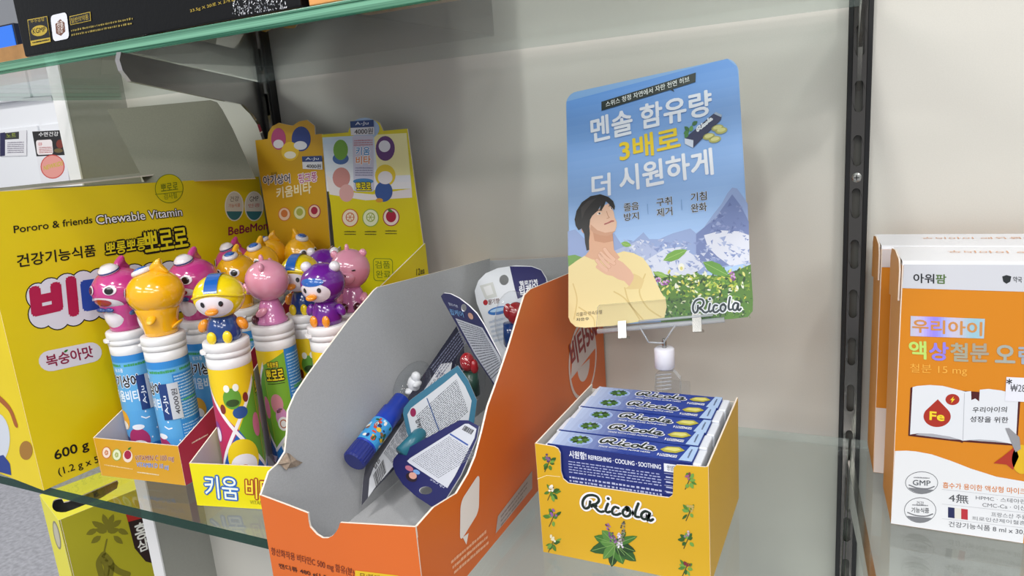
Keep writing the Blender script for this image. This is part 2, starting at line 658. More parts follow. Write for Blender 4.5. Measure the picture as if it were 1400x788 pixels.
def upright(x0, x1, label):
    t = thing('slotted_upright', label, 'upright', ((x0 + x1) / 2, YB - .012, 0.0), group='slotted metal uprights on the back panel')
    yf = YB - 0.011
    add('back_channel', box((x0 + .001, YB - 0.004, 0.0), (x1 - .001, YB, 2.3)), mat('slot_backing', '#55544f', .4), t)
    for a, b in ((x0, x0 + .0042), (x1 - .0042, x1)):
        add('side_rail', box((a, yf - .001, 0.0), (b, YB, 2.3), 0.0006), black, t)
    add('slotted_strip', slotted(x0 + .0042, x1 - .0042, yf, 0.4775 + .0133, 0.0465, 38, 0.0270, 0.0032), mat('dark_chrome', '#6a6764', 0.16, 1.0), t)
    for z in (1.3275, 0.80):
        sc = add('screw', lathe([(0.0001, -0.0012), (.0028, -.0010), (.0042, 0.0), (.0042, 0.0006)], 20), mat('screw_steel', '#b9b9b4', 0.3, 1.0), t, world=False)
        for v in sc.data.vertices:
            x, y, zz = v.co
            v.co = Vector((x, (yf - (YB - .012)) + zz, z + y))
        add('cross_recess', join(
            (lambda b: ([(v.co.x, v.co.y, v.co.z) for v in b.verts], [tuple(w.index for w in f.verts) for f in b.faces]))(_ix(box(((x0 + x1) / 2 - .0022, yf - .0014, z - .0004), ((x0 + x1) / 2 + .0022, yf - .0009, z + .0004)))),
            (lambda b: ([(v.co.x, v.co.y, v.co.z) for v in b.verts], [tuple(w.index for w in f.verts) for f in b.faces]))(_ix(box(((x0 + x1) / 2 - .0004, yf - .0014, z - .0022), ((x0 + x1) / 2 + .0004, yf - .0009, z + .0022))))), black, t)
    return t


def _ix(b):
    b.verts.index_update(); b.verts.ensure_lookup_table(); return b


upright(-0.0172, 0.0020, 'slotted chrome and black upright to the right of the portrait poster card')
upright(-0.6880, -0.6695, 'slotted chrome and black upright behind the yellow display cards')

# glass shelves
YF, YR = 0.3865, 0.7090
gface = clear('shelf_glass', (0.93, 0.96, 0.945), 1.5)
gfu = clear('shelf_glass_upper', (0.90, 0.935, 0.925), 1.5)
gedge_u = clear('lit_green_glass_edge', (0.35, 0.65, 0.5), 1.45, 0.1, '#4c9474', 0.72)  # brighter light on the upper edge is put into this green
gedge_l = clear('shaded_green_glass_edge', (0.10, 0.22, 0.18), 1.45, 0.05, '#16382f', 0.8)  # same glass, the dimmer look of the lower edge painted in as darker green
gback = clear('pale_glass_edge', (0.88, 0.94, 0.92), 1.5, 0.1, '#dfeae6', 0.22)


for _m in (gedge_u,):                      # light and dark green streaks along the edge of the upper pane
    nt = _m.node_tree
    df = [n for n in nt.nodes if n.type == 'BSDF_DIFFUSE'][0]
    tc = nt.nodes.new('ShaderNodeTexCoord'); mp = nt.nodes.new('ShaderNodeMapping'); mp.inputs['Scale'].default_value = (1.5, 1, 420)
    no = nt.nodes.new('ShaderNodeTexNoise'); no.inputs['Scale'].default_value = 1.6
    cr_ = nt.nodes.new('ShaderNodeValToRGB')
    cr_.color_ramp.elements[0].position = .36; cr_.color_ramp.elements[1].position = .66
    cr_.color_ramp.elements[0].color = srgb('#1f5a45'); cr_.color_ramp.elements[1].color = srgb('#86c4a6')
    nt.links.new(tc.outputs['Object'], mp.inputs[0]); nt.links.new(mp.outputs[0], no.inputs['Vector'])
    nt.links.new(no.outputs['Fac'], cr_.inputs[0]); nt.links.new(cr_.outputs[0], df.inputs[0])


def glass_shelf(x0, x1, zt, label, fm, em):
    bm = box((x0, YF, zt - .0095), (x1, YR, zt), 0.0006)
    bm.normal_update()
    for f in bm.faces:
        n = f.normal
        f.material_index = 0 if abs(n.z) > .9 else (2 if n.y > .5 else 1)
    o = add('glass_shelf', bm, [fm, em, gback])
    tag(o, label, 'shelf', 'glass shelves of the display')
    return o


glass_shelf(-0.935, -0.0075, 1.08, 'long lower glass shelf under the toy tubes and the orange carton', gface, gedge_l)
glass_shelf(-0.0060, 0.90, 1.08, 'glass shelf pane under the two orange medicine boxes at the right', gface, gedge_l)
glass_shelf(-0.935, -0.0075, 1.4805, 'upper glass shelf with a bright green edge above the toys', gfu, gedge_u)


def bracket(p0, p1, prof, label, t=0.003):
    """flat plate from the upright (p0) forward to p1; prof in (distance, z)"""
    d = Vector((p1[0] - p0[0], p1[1] - p0[1], 0)).normalized()
    pl = Plane((p0[0], p0[1], 0), d, (0, 0, 1))
    if pl.n.x < 0: pl = Plane((p0[0], p0[1], 0), -d, (0, 0, 1)); prof = [(-a, b) for a, b in prof]
    pl.o = pl.o + pl.n * t / 2
    o = sheet('shelf_bracket', pl, prof, t, [mat('bracket_chrome', '#b8b8b6', 0.14, 1.0)] * 2 + [chrome])
    return tag(o, label, 'bracket', 'chrome brackets under the glass shelves')


bracket((-0.679, 0.712), (-0.4735, 0.353), [(0, 1.4700), (.392, 1.4700), (.397, 1.464), (.395, 1.457), (.384, 1.450), (.10, 1.441), (.07, 1.432), (.045, 1.420), (.030, 1.400), (0.0, 1.375)],
        'chrome bracket plate under the upper glass shelf at the left')
bracket((-0.008, 0.712), (-0.002, 0.40), [(0, 1.4700), (.30, 1.4700), (.30, 1.455), (.06, 1.435), (.03, 1.41), (0.0, 1.402)],
        'chrome bracket hooked into the right upright near the top edge')
bracket((-0.008, 0.708), (0.018, 0.44), [(0, 1.0695), (.27, 1.0695), (.27, 1.06), (.06, 1.04), (.03, 1.02), (0.0, 1.01)],
        'chrome bracket under the lower glass at the right upright', 0.005)

# ------------------------------------------------------------------ background at the left
cab_m = mat('white_cabinet', '#eceef2', 0.5)
cab = thing('display_counter', 'blurred white shop counter beyond the left side panel', 'counter', (-3.8, 2.2, 0))
add('body', box((-5.4, 2.0, 0), (-2.45, 2.6, 1.650), 0.004), cab_m, cab)
add('worktop', box((-5.42, 1.96, 1.650), (-2.43, 2.62, 1.715), 0.004), mat('white_counter_top', '#f0f1f3', 0.4), cab)
add('door', box((-3.86, 1.99, 0.1), (-3.19, 2.0, 1.54), 0.002), cab_m, cab)
add('door', box((-3.17, 1.99, 0.1), (-2.50, 2.0, 1.54), 0.002), cab_m, cab)
cp = Plane((-2.6, 1.986, 1.4), (1, 0, 0), (0, 0, 1))
ps = sheet('poster_card', cp, [(0, 181), (36, 178), (36, 213), (0, 214)], 0.002, [mat('card_white', '#e6e6ea', .5)] * 3, px=True)
tag(ps, 'small white and dark purple notice on the counter, leftmost', 'notice', 'notices on the counter front')
pr = Print(cp); pr.poly([(0, 182), (7, 181), (7, 213), (0, 214)], '#1d1a4a'); pr.poly([(7, 182), (26, 180), (26, 190), (7, 191)], '#2a2a2c'); pr.text('노트', (9, 188), (22, 187), (9, 183), '#a6b53a')
pr.micro((10, 194), (33, 193), (10, 210), 6, '#8a8494'); pr.build('printed_graphics', ps)
ps = sheet('poster_card', cp, [(44, 179), (85, 178), (95, 250), (57, 254)], 0.002, [mat('card_white')] * 3, px=True)
tag(ps, 'white notice with a black header and a round pink badge on the counter', 'notice', 'notices on the counter front')
pr = Print(cp); pr.poly([(44, 180), (84, 178), (91, 212), (50, 214)], '#1c1a1c'); pr.text('수면건강', (53, 187), (80, 186), (53, 181), '#ffffff')
pr.rrect((51, 212), (73, 211), (49, 192), '#efe6e6', 2); pr.text('큐', (52, 200), (58, 200), (52, 195), '#c22d2d')
pr.micro((53, 201), (71, 200), (54, 210), 4, '#b05c5c', 3); pr.ell(82, 197, 5, 6, '#7a2f22', 2); pr.ell(80, 206, 6, 3, '#6b5a33', 3)
pr.ell(72, 228, 16.5, 16.5, '#c9483f', 2); pr.ell(72, 228, 15.2, 15.2, '#e59a90', 3); pr.text('NEWKIDS', (60, 233), (86, 226), (60, 227), '#c8b52a', 4, .02)
pr.build('printed_graphics', ps)
cr = thing('wooden_tray', 'tan wooden tray on the counter at the far left', 'tray', (-3.7, 2.2, 1.716))
wood = mat('tan_wood', '#b98a55', 0.55, vary=0.18, scale=14)
for a in (2.05, 2.40):
    add('side_board', box((-4.2, a, 1.716), (-3.25, a + .02, 1.885), .003), wood, cr)
for a in (-4.2, -3.27):
    add('end_board', box((a, 2.07, 1.716), (a + .02, 2.40, 1.885), .003), wood, cr)
add('bottom', box((-4.18, 2.07, 1.716), (-3.27, 2.40, 1.730)), wood, cr)
bx = thing('blue_screen', 'small bright blue glowing screen far behind at the left edge', 'screen', (-4.6, 2.75, 1.98))
add('frame', box((-5.0, 2.75, 2.02), (-4.42, 2.79, 2.17), .004), mat('screen_frame', '#1c2740', .4), bx)
add('display', box((-4.98, 2.745, 2.03), (-4.43, 2.75, 2.16)), mat('screen_blue', '#2f6fd6', .4, emit=0.8), bx)
add('stand', box((-4.75, 2.76, 0.0), (-4.65, 2.78, 2.02)), mat('screen_frame'), bx)

# lower left: plinth and the yellow carton with the root silhouette
pl_ = thing('display_plinth', 'low white plinth carrying the yellow ginseng carton', 'plinth', (-1.25, .75, 0))
add('body', box((-1.46, 0.575, 0), (-0.985, 1.02, 0.44), .003), cab_m, pl_)
add('kick_board', box((-1.45, 0.570, 0), (-0.995, 0.575, 0.08)), mat('kick_grey', '#7c7d80', .5), pl_)
ZG = 0.80
G0, G1 = at(80, 712, Z=ZG), at(54, 677, Z=ZG)
gd = (at(200, 664, Z=ZG) - G0).normalized(); gl_ = Vector((G1.x - G0.x, G1.y - G0.y, 0)).normalized()
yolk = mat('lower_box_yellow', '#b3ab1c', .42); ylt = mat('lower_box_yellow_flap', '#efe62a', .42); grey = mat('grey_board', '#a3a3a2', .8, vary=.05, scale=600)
rimw = mat('raw_board_edge', '#e9ddd0', .8)
ging = thing('ginseng_carton', 'yellow carton with a plant root silhouette below the glass shelf at the lower left', 'box', (G0.x, G0.y, .44))
b0 = Vector((G0.x, G0.y, .441)); WG, LG = 0.30, (G1 - G0).length
fp = Plane(b0, gd, (0, 0, 1)); h = ZG - .441
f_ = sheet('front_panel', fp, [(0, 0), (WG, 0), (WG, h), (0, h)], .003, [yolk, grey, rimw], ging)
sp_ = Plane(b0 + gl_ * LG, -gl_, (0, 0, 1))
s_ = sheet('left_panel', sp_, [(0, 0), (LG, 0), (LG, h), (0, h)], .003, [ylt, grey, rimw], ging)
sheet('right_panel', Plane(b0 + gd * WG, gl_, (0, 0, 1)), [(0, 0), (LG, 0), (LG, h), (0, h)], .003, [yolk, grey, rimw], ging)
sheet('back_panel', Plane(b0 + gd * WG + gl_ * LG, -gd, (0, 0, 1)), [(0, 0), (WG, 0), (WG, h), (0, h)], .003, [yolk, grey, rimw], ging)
tp = Plane((G0.x, G0.y, ZG), gd, (0, 1, 0))
a1 = tp.px(54, 677)
hole_px = [(71.4, 690), (72.5, 685.5), (75.5, 683), (80, 681.6), (84, 681.4), (86, 684), (87, 686.5), (94, 685), (137, 666.5), (160, 656.5), (162, 660), (160, 668), (137, 682), (100, 697), (90, 700.5), (84, 701), (77, 700), (73, 697), (71.4, 693.5)]
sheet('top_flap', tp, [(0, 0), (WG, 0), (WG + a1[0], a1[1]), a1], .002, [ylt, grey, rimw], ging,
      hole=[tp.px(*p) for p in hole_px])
pr = Print(fp)
brown = '#7d7618'
rn = random.Random(5)
for k, (x, y, a) in enumerate([(146, 728, -2.9), (146, 727, -2.3), (147, 726, -1.6), (147, 727, -.9), (147, 728, -.25), (140, 722, -2.6), (152, 721, -.6), (146, 719, -1.9), (149, 719, -1.2),
                              (133, 724, 2.7), (160, 724, .4), (138, 733, 2.5), (155, 733, .7)]):
    pr.leaf(x, y, 17, 8, a, brown, 1 + k * .05)
pr.line([(146, 738), (143, 752), (141, 762)], .003, brown, 2)
for q in ([(141, 758), (135, 770), (140, 790)], [(143, 760), (152, 772), (150, 790)], [(150, 770), (160, 780), (175, 786)], [(140, 765), (146, 775), (143, 800)]):
    pr.line(q, .010, brown, 2.2, True)
pr.poly([(172, 704), (196, 694), (198, 708), (175, 714)], '#b3271f', 2); pr.text('프', (184, 706), (192, 703), (184, 698), '#f2e7dc', 3)
pr.poly([(175, 714), (204, 706), (212, 740), (214, 772), (199, 768), (184, 750)], '#2b1512', 1.5)
pr.text('홍', (186, 740), (202, 734), (183, 718), '#f0eee6', 3, .02); pr.text('삼', (190, 756), (204, 750), (187, 741), '#f0eee6', 3, .02)
pr.build('printed_graphics', f_)
pr = Print(sp_); pr.ell(78, 732, 4.2, 20, '#8a8466', 1, -12); pr.ell(78, 732, 3, 17, '#c7c2a8', 2, -12); pr.build('printed_graphics', s_)

# ------------------------------------------------------------------ black carton and orange carton on the upper shelf
ZU = 1.481
b0 = at(34, 78, Z=ZU)
bk = thing('black_carton', 'glossy black carton with gold seals on the upper glass shelf', 'box', (b0.x, b0.y, ZU))
blk = mat('glossy_black_board', '#07080b', .3, spec=.28, bump=.12, scale=260)
xr = min(at(462, 4, Y=b0.y).x, -.326)
add('body', box((b0.x, b0.y, ZU), (xr, .66, ZU + .20), .0012), blk, bk)
add('lid', box((b0.x - .0004, b0.y - .0004, ZU + .165), (xr + .0004, .6604, ZU + .2005), .001), mat('red_board', '#7b1416', .35), bk)
fp = Plane((b0.x, b0.y - .0001, ZU), (1, 0, 0), (0, 0, 1))
pr = Print(fp)
gold = '#b39a35'
pr.poly([(38, 27), (65, 22), (70, 57), (43, 63)], gold, 1); pr.poly([(39, 28), (64.3, 23), (69, 51), (42.3, 56)], '#101116', 2)
pr.text('우수공장', (43, 32), (62, 28.5), (42, 27.5), gold, 3); pr.ell(54.5, 42, 11, 7.3, gold, 3, -11)
pr.text('KGMP', (46, 46.5), (63.5, 43), (45.3, 39.8), '#14140f', 4, .01); pr.micro((45, 57), (68, 52.5), (45.5, 60), 1, '#1a1a10', 4)
pr.rrect((73.5, 57), (95.5, 52.5), (69.5, 21.5), '#d9dbe4', 2, .18); pr.poly([(76.5, 33), (83, 26), (89, 31), (90, 43), (84, 49), (77.5, 46)], '#6b4536', 3)
pr.text('정품', (79, 40.5), (88, 38.5), (78, 30), '#e8e0dc', 4); pr.text('인증', (80, 46), (87, 44.5), (79.5, 40.5), '#e8e0dc', 4)
pr.poly([(95.5, 22.5), (124, 16), (125, 28.5), (97, 34.5)], gold, 1); pr.poly([(96.3, 23.3), (123.3, 17), (124.2, 27.8), (97.6, 33.6)], '#101116', 2)
pr.text('일반의약품', (98.5, 32), (122, 26.5), (97.7, 25), gold, 3)
pr.micro((98, 39), (182, 22), (98.5, 51), 2, '#8a7a35', 3, .45, (.01, .03)); pr.text('23.5g X 20포 X 2개입', (261, 18), (322, 2), (260, 12.5), gold, 3)
rn = random.Random(2)
for k in range(230):
    x, y = rn.uniform(318, 392), rn.uniform(-8, 22)
    y = min(y, 22 - (x - 318) * .16)
    pr.ell(x, y, rn.uniform(.3, .7), rn.uniform(.5, 2.0), rn.choice(['#c9ccd2', '#8a8e96', '#e3e5ea']), 2, rot=rn.uniform(-30, 30), n=5)
pr.build('printed_graphics', KIDS[bk][0])

o0, o1, o2 = at(491, 24, Z=ZU), at(640, 0, Z=ZU), None
oc = thing('tan_carton', 'shallow carton with a tan front seen from below through the upper glass', 'box', (-.2, .45, ZU))
tan = mat('tan_board', '#d99a58', .5)
xa = -0.322
add('tray', box((xa, .415, ZU), (-.02, .452, ZU + .035), .001), tan, oc)
add('front_panel', box((xa, .389, ZU), (-.02, .4148, ZU + .06), .001), tan, oc)
add('lid', box((xa + .001, .416, ZU + .036), (-.021, .451, ZU + .06), .001), tan, oc)

# ------------------------------------------------------------------ big yellow carton at the left
ycol = mat('yellow_board', '#e2c90a', .38, vary=.03, scale=12)
ylow = mat('grey_inner_board', '#8f8f85', .85, vary=.05, scale=700)
Y0 = at(60, 671, Z=1.0805)
th_ = math.radians(84)
yd = Vector((math.cos(th_), math.sin(th_), 0)); yn = Vector((math.sin(th_), -math.cos(th_), 0))
big = thing('vitamin_carton', 'large open yellow carton with Korean lettering left of the toy tubes', 'box', (Y0.x, Y0.y, 1.0805))
fp = Plane(Y0, yd, (0, 0, 1))
tl, tr = fp.px(-12, 262), fp.px(350, 242)
LY = tr[0] + .004
f_ = sheet('front_panel', fp, [(0, 0), (LY, 0), (LY, tr[1]), (0, tl[1] + .0005)], .002, [ycol, ylow, rimw], big)
DY = 0.16
sp_ = Plane(Y0 - yn * DY, yn, (0, 0, 1))
s_ = sheet('left_panel', sp_, [(0, 0), (DY, 0), (DY, tl[1]), (0, tl[1])], .002, [ycol, ylow, rimw], big)
sheet('right_panel', Plane(Y0 + yd * LY, -yn, (0, 0, 1)), [(0, 0), (DY, 0), (DY, tr[1]), (0, tr[1])], .002, [ycol, ylow, rimw], big)
sheet('back_panel', Plane(Y0 - yn * DY + yd * LY, -yd, (0, 0, 1)), [(0, 0), (LY, 0), (LY, tl[1]), (0, tr[1])], .002, [ycol, ylow, rimw], big)
sheet('bottom', Plane(Y0 - yn * DY + Vector((0, 0, .002)), yd, yn * -1), [(0.002, .002), (LY - .002, .002), (LY - .002, DY - .002), (0.002, DY - .002)], .0018, [ylow, ycol, rimw], big)
# raised inner flap: hinged on the far right edge, leaning back
khaki = mat('khaki_inner_board', '#7a7869', .85, vary=.05, scale=600)
la, lb = Y0 + yd * (LY - .004) + Vector((0, 0, tr[1])), None
lp = Plane.through(at(195, 250, Y=.575), at(355, 244, Y=.64), at(288, 138, Y=.66))
sheet('raised_flap', lp, [(198, 250), (349, 244), (318, 176), (304, 150), (297, 140), (288, 137), (147, 150)], .0015, [khaki, ycol, rimw], big, px=True)
sheet('top_flap', Plane(Y0 + Vector((0, 0, tl[1] - .002)) - yn * .03, yd, -yn), [(0.01, .01), (LY - .01, .01), (LY - .02, .10), (0.02, .12)], .0015, [khaki, ycol, rimw], big)

K = '#16120e'
pr = Print(fp)
pr.text('Pororo & friends', (19, 319), (126, 305), (18, 309), K, 3, .012)
pr.text('Chewable Vitamin', (132, 307), (249, 295), (130, 295), '#efeef2', 4, .01, .10, K)
pr.text('건강기능식품', (24, 366), (131, 350), (22, 349), K, 3, .018)
pr.text('뽀롱뽀롱', (145, 350), (199, 341), (144, 333), '#e9d81c', 4, .02, .13, K)
pr.text('뽀로로', (199, 345), (257, 336), (195, 319), '#e9d81c', 4, .02, .11, K)
# white cloud of lobes behind the big flavour word
lob = [(52, 405, 16), (70, 399, 17), (92, 393, 17), (114, 389, 17), (136, 386, 17), (160, 383, 17), (184, 380, 17), (208, 378, 17), (232, 376, 17), (250, 380, 16),
       (56, 430, 17), (78, 432, 17), (100, 427, 17), (122, 420, 17), (146, 418, 17), (170, 415, 17), (194, 412, 17), (218, 410, 17), (244, 408, 17), (80, 412, 24), (130, 404, 24), (180, 398, 24), (226, 394, 24)]
for k, (x, y, r) in enumerate(lob):
    pr.ell(x, y, r + 1.5, r * 1.08 + 1.5, K, 1 + k * .02); pr.ell(x, y, r, r * 1.08, '#dcdbe6', 2.5 + k * .02)
pr.text('비', (48, 441), (104, 428), (43, 392), '#b01c4a', 6, .03, .05, '#b01c4a')
pr.text('타', (118, 434), (168, 425), (113, 383), '#2a4aa6', 6, .03, .05, '#2a4aa6')
pr.text('민', (176, 426), (226, 420), (172, 380), '#b01c4a', 6, .03, .05, '#b01c4a')
pr.rrect((57, 511), (142, 492), (49, 483), '#ded9e2', 2, .5)
pr.text('복숭아맛', (65, 503), (128, 488), (61, 487), '#8d1f45', 4, .022)
pr.leaf(87, 482, 7, 3, -.6, '#2f7a2c', 4)
pr.text('600 g', (76, 633), (122, 617), (73, 617), K, 3, .02)
pr.text('(1.2 g x 50ea)', (81, 653), (160, 627), (78, 641), K, 3, .008)
# stamp and round marks
pr.ring(231, 258, 19.5, 20, .9, '#6b7a16', '#d7c80b', 1); pr.text('뽀로로', (220, 262), (243, 259), (219, 252), '#6b7a16', 4, .01); pr.line([(212, 266), (249, 262)], .0006, '#6b7a16', 4)
pr.text('검사필', (224, 273), (242, 271), (223, 265), '#6b7a16', 4); 
for cx, t1, t2, c2 in ((320, '건강', '기능식품', '#c86a2a'), (347, 'GMP', '인증', '#c0493a')):
    pr.ell(cx, 282, 13, 20.5, '#eceae4', 1); pr.ell(cx, 282, 11.6, 19, '#d8d4c8', 2); pr.ell(cx, 282, 11.6, 19, '#39757e', 3, a0=22, a1=158)
    pr.text(t1, (cx - 6, 276), (cx + 6, 275), (cx - 6, 269), '#4a4438', 4); pr.text(t2, (cx - 8, 284), (cx + 8, 283), (cx - 8, 279), c2, 4)
pr.text('BeBeMom', (312, 322), (369, 313), (312, 311), '#8a1c46', 3, .02)
pr.build('printed_graphics', f_, INKM)
pr = Print(sp_)
pr.ell(-6, 600, 20, 36, '#c7cdd8', 1); pr.poly([(-20, 630), (5, 622), (14, 634), (16, 650), (-20, 640)], '#2a3f86', 2)
pr.ell(36, 616, 9, 13, '#9c7030', 2); pr.line([(0, 545), (14, 560), (22, 580)], .008, '#a05a2c', 2, True)
pr.build('printed_graphics', s_, INKM)

# ------------------------------------------------------------------ two display trays
def tray(name, label, FL, FR, BR, BL, zf, side_prof_l, side_prof_r, colf, cols, coli, card_px, card_col, group):
    t = thing(name, label, 'display box', ((FL[0] + FR[0]) / 2, (FL[1] + BL[1]) / 2, 1.0805), group=group)
    z0 = 1.0806
    FL, FR, BR, BL = [Vector((p[0], p[1], z0)) for p in (FL, FR, BR, BL)]
    P = {}
    pf = Plane(FL, FR - FL, (0, 0, 1)); w = (FR - FL).length
    P['front'] = (pf, sheet('front_panel', pf, [(0, 0), (w, 0), (w, zf), (0, zf)], .0012, [colf, coli, rimw], t))
    ps_ = Plane(FR, BR - FR, (0, 0, 1)); d = (BR - FR).length
    P['right'] = (ps_, sheet('right_panel', ps_, [(0, 0), (d, 0)] + [(a * d, b) for a, b in side_prof_r[::-1]] + [(0, zf)], .0012, [cols, coli, rimw], t))
    pl2 = Plane(BL, FL - BL, (0, 0, 1)); d2 = (FL - BL).length
    P['left'] = (pl2, sheet('left_panel', pl2, [(0, 0), (d2, 0), (d2, zf)] + [(d2 - a * d2, b) for a, b in side_prof_l], .0012, [cols, coli, rimw], t))
    sheet('bottom', Plane(FL + Vector((0, 0, .0012)), FR - FL, (0, 1, 0)), [(0, 0.001), (w, 0.001), ((BR - FL).dot((FR - FL).normalized()), d - .002), ((BL - FL).dot((FR - FL).normalized()), d2 - .002)], .0011, [coli] * 3, t)
    pc = Plane(BL + Vector((0, -.001, 0)), BR - BL, (0, 0, 1)); wc = (BR - BL).length
    pts = [pc.px(*p) for p in card_px]
    P['card'] = (pc, sheet('back_card', pc, [(0, 0), (wc, 0)] + pts, .0012, [card_col, coli, rimw], t))
    return t, P


mustard = mat('mustard_board', '#d09a22', .35); magenta = mat('magenta_board', '#a8284f', .35)
inner = mat('pale_inner_board', '#b9b6bf', .7); yel2 = mat('lemon_board', '#e3d800', .35); cardA_m = mat('ochre_card', '#cfa01c', .35)
tA, PA = tray('candy_display_tray', 'mustard display tray of blue tubes beside the large yellow carton', (-.695, .4215), (-.5864, .4331), (-.578, .684), (-.684, .674), .0415,
              [(.19, .064), (.8, .17), (1, .19)], [(.19, .064), (.8, .17), (1, .19)], mustard, magenta, inner,
              [(452, 340), (446, 262), (440, 183), (431, 184), (430, 172), (420, 164), (409, 166), (400, 172), (390, 170), (381, 168), (372, 173), (367, 181), (366, 190), (349, 192), (353, 225), (362, 280), (372, 340)], cardA_m, 'cardboard display trays of toy tubes')
tB, PB = tray('candy_display_tray', 'lemon yellow display tray between the mustard tray and the orange carton', (-.5425, .4085), (-.430, .4325), (-.450, .690), (-.567, .684), .042,
              [(.17, .064), (.8, .17), (1, .19)], [(.1, .064), (.6, .166), (1, .192)], yel2, yel2, inner,
              [(583, 375), (579, 335), (567, 250), (557, 176), (524, 179), (519, 168), (507, 162), (496, 161), (484, 166), (478, 175), (476, 181), (440, 184), (446, 240), (455, 300), (460, 340)], mat('lemon_card', '#d9cd08', .35), 'cardboard display trays of toy tubes')

pf, o = PA['front']
pr = Print(pf)
for cx, cy, c1, c2 in ((146, 619, '#c4713a', '#e9d6c8'), (160, 622, '#9aa84a', '#dfe3c2')):
    pr.ell(cx, cy, 6.4, 8.3, c1, 1); pr.ell(cx, cy, 5.3, 7.2, c2, 2); pr.ell(cx, cy, 2.6, 3.6, c1, 3)
    for k in range(5):
        a = k * 1.256; pr.line([(cx, cy), (cx + 2.6 * math.cos(a), cy + 3.6 * math.sin(a))], .0004, c2, 4)
pr.ell(175, 624, 6.6, 8.4, '#e9d6c8', 1); pr.ell(175, 622, 4.8, 6, '#a01a40', 2); pr.leaf(175, 615, 6, 2.4, -.6, '#35772a', 3)
pr.text('VITAMIN C 100 mg', (185, 632), (238, 632), (185, 623), '#8c3a1e', 3, .012, .03, '#f0e2d0')
pr.text('VITAMIN D 10 μg', (187, 640), (231, 643), (187, 632), '#3a6fc4', 3, .012, .03, '#f0e2d0')
pr.micro((143, 634), (182, 640), (143, 637), 1, '#e6c98c', 2); pr.micro((188, 644), (218, 648), (188, 647), 1, '#e6d6b0', 2)
pr.build('printed_graphics', o)
pf, o = PA['right']; pr = Print(pf); pr.micro((262, 604), (284, 592), (262, 608), 1, '#e9c8cc', 2); pr.ell(283, 618, 9, 13, '#c98a5a', 1); pr.ell(283, 618, 7, 11, '#a8284f', 2); pr.build('printed_graphics', o)
pf, o = PB['front']
pr = Print(pf)
pr.text('키움', (282, 680), (327, 684), (279, 650), '#3b7fd0', 3, .028, .045, '#2f5fae'); pr.text('키움', (282, 680), (327, 684), (279, 650), '#e9f0e0', 4, .006)
pr.text('비타', (337, 681), (375, 684), (336, 654), '#b0501c', 3, .028, .045, '#a04a18'); pr.text('비타', (337, 681), (375, 684), (336, 654), '#efe03a', 4, .006)
pr.text('VITAMIN', (342, 689), (366, 691), (342, 684), '#8a8a20', 3)
pr.build('printed_graphics', o)
pf, o = PB['right']; pr = Print(pf); pr.text('12ea', (569, 377), (580, 374), (569, 368), K, 3, .01); pr.build('printed_graphics', o)

# back card A
pc, o = PA['card']
pr = Print(pc)
pr.ell(381, 190, 10, 15, '#b8447a', 1); pr.ell(412, 190, 13, 17, '#27408c', 1); pr.ell(397, 207, 12, 13, '#e8c12c', 2); pr.ell(381, 197, 7, 6, '#e6e1e6', 3); pr.ell(411, 199, 9, 6, '#e4e6ee', 3); pr.ell(397, 212, 8, 5, '#f2ecd8', 4)
pr.text('핑크퐁', (371, 241), (379, 240), (371, 236), K, 3); pr.text('아기상어', (361, 253), (397, 250), (360, 241), K, 4, .02, .08, '#e6e0ec')
pr.text('핑크퐁', (409, 251), (434, 248), (408, 238), '#b0337a', 4, .01, .08, '#efe6ee'); pr.text('키움비타', (379, 272), (426, 264), (378, 257), '#efe3bc', 4, .028)
for cx, cy, c1, c2 in ((389, 293, '#c9743a', '#e3c6ae'), (410, 291, '#a5ad4a', '#dcdcae'), (430, 289, '#a01a40', '#e6c8b4')):
    pr.ell(cx, cy, 8.5, 9.5, c1, 1); pr.ell(cx, cy, 7.4, 8.4, c2, 2); pr.ell(cx, cy - 1, 4.6, 5.2, c1, 3)
pr.build('printed_graphics', o)
st = sheet('price_sticker', Plane(pc.o + pc.n * .0012, pc.u, pc.v), [(413, 214), (440, 213), (441, 232), (414, 231)], .0003, [mat('sticker_white', '#dfe2ea', .5)] * 3, tA, px=True)
sp2 = Plane(pc.o + pc.n * .0012, pc.u, pc.v)
pr = Print(sp2); pr.poly([(413, 214), (440, 213), (441, 221), (413.5, 221.5)], '#27417e', 1); pr.text('A-Ju', (418, 220), (436, 219.5), (418, 215.5), '#dfe6f2', 2, .01); pr.text('4000원', (419, 230), (439, 230.5), (419, 224), '#2b2b38', 2, .01)
pr.build('printed_price', st)
# back card B
pc, o = PB['card']
pr = Print(pc)
pr.grid((447, 262), (563, 258), (556, 182), (441, 188), 8, 8, lambda a, b: (0.55 + .3 * (1 - b), .72 + .14 * (1 - b), .90, 1)[:3] if not (a > .62 and b > .2) else (.86, .83, .42), 0)
pr.poly([(446, 238), (470, 262), (510, 266), (563, 258), (564, 275), (500, 279), (452, 272)], '#e9e4e6', 1)
pr.poly([(451, 266), (500, 274), (567, 270), (577, 370), (461, 372)], '#d9cc06', 2)
pr.ell(499, 176, 20, 15, '#a9c4e6', 1)
pr.rrect((484, 262), (512, 262), (482, 186), '#c9cbe2', 2, .1)
pr.ell(466, 205, 10, 14, '#6ea53c', 2); pr.ell(466, 217, 11, 8, '#3d67a8', 1.5)
pr.ell(527, 203, 13, 17, '#5c2f78', 2); pr.ell(526, 200, 8, 8, '#dfe3ee', 3)
pr.ell(467, 243, 12, 14, '#c98b88', 2); pr.ell(474, 264, 10, 12, '#dba9a8', 2.5)
pr.ell(527, 240, 14, 15, '#e3c92a', 3); pr.ell(527, 243, 10, 9, '#e6e4ea', 4); pr.ell(525, 262, 12, 14, '#2c549c', 3.5); pr.ell(519, 274, 5, 3, '#d89a2c', 4.5)
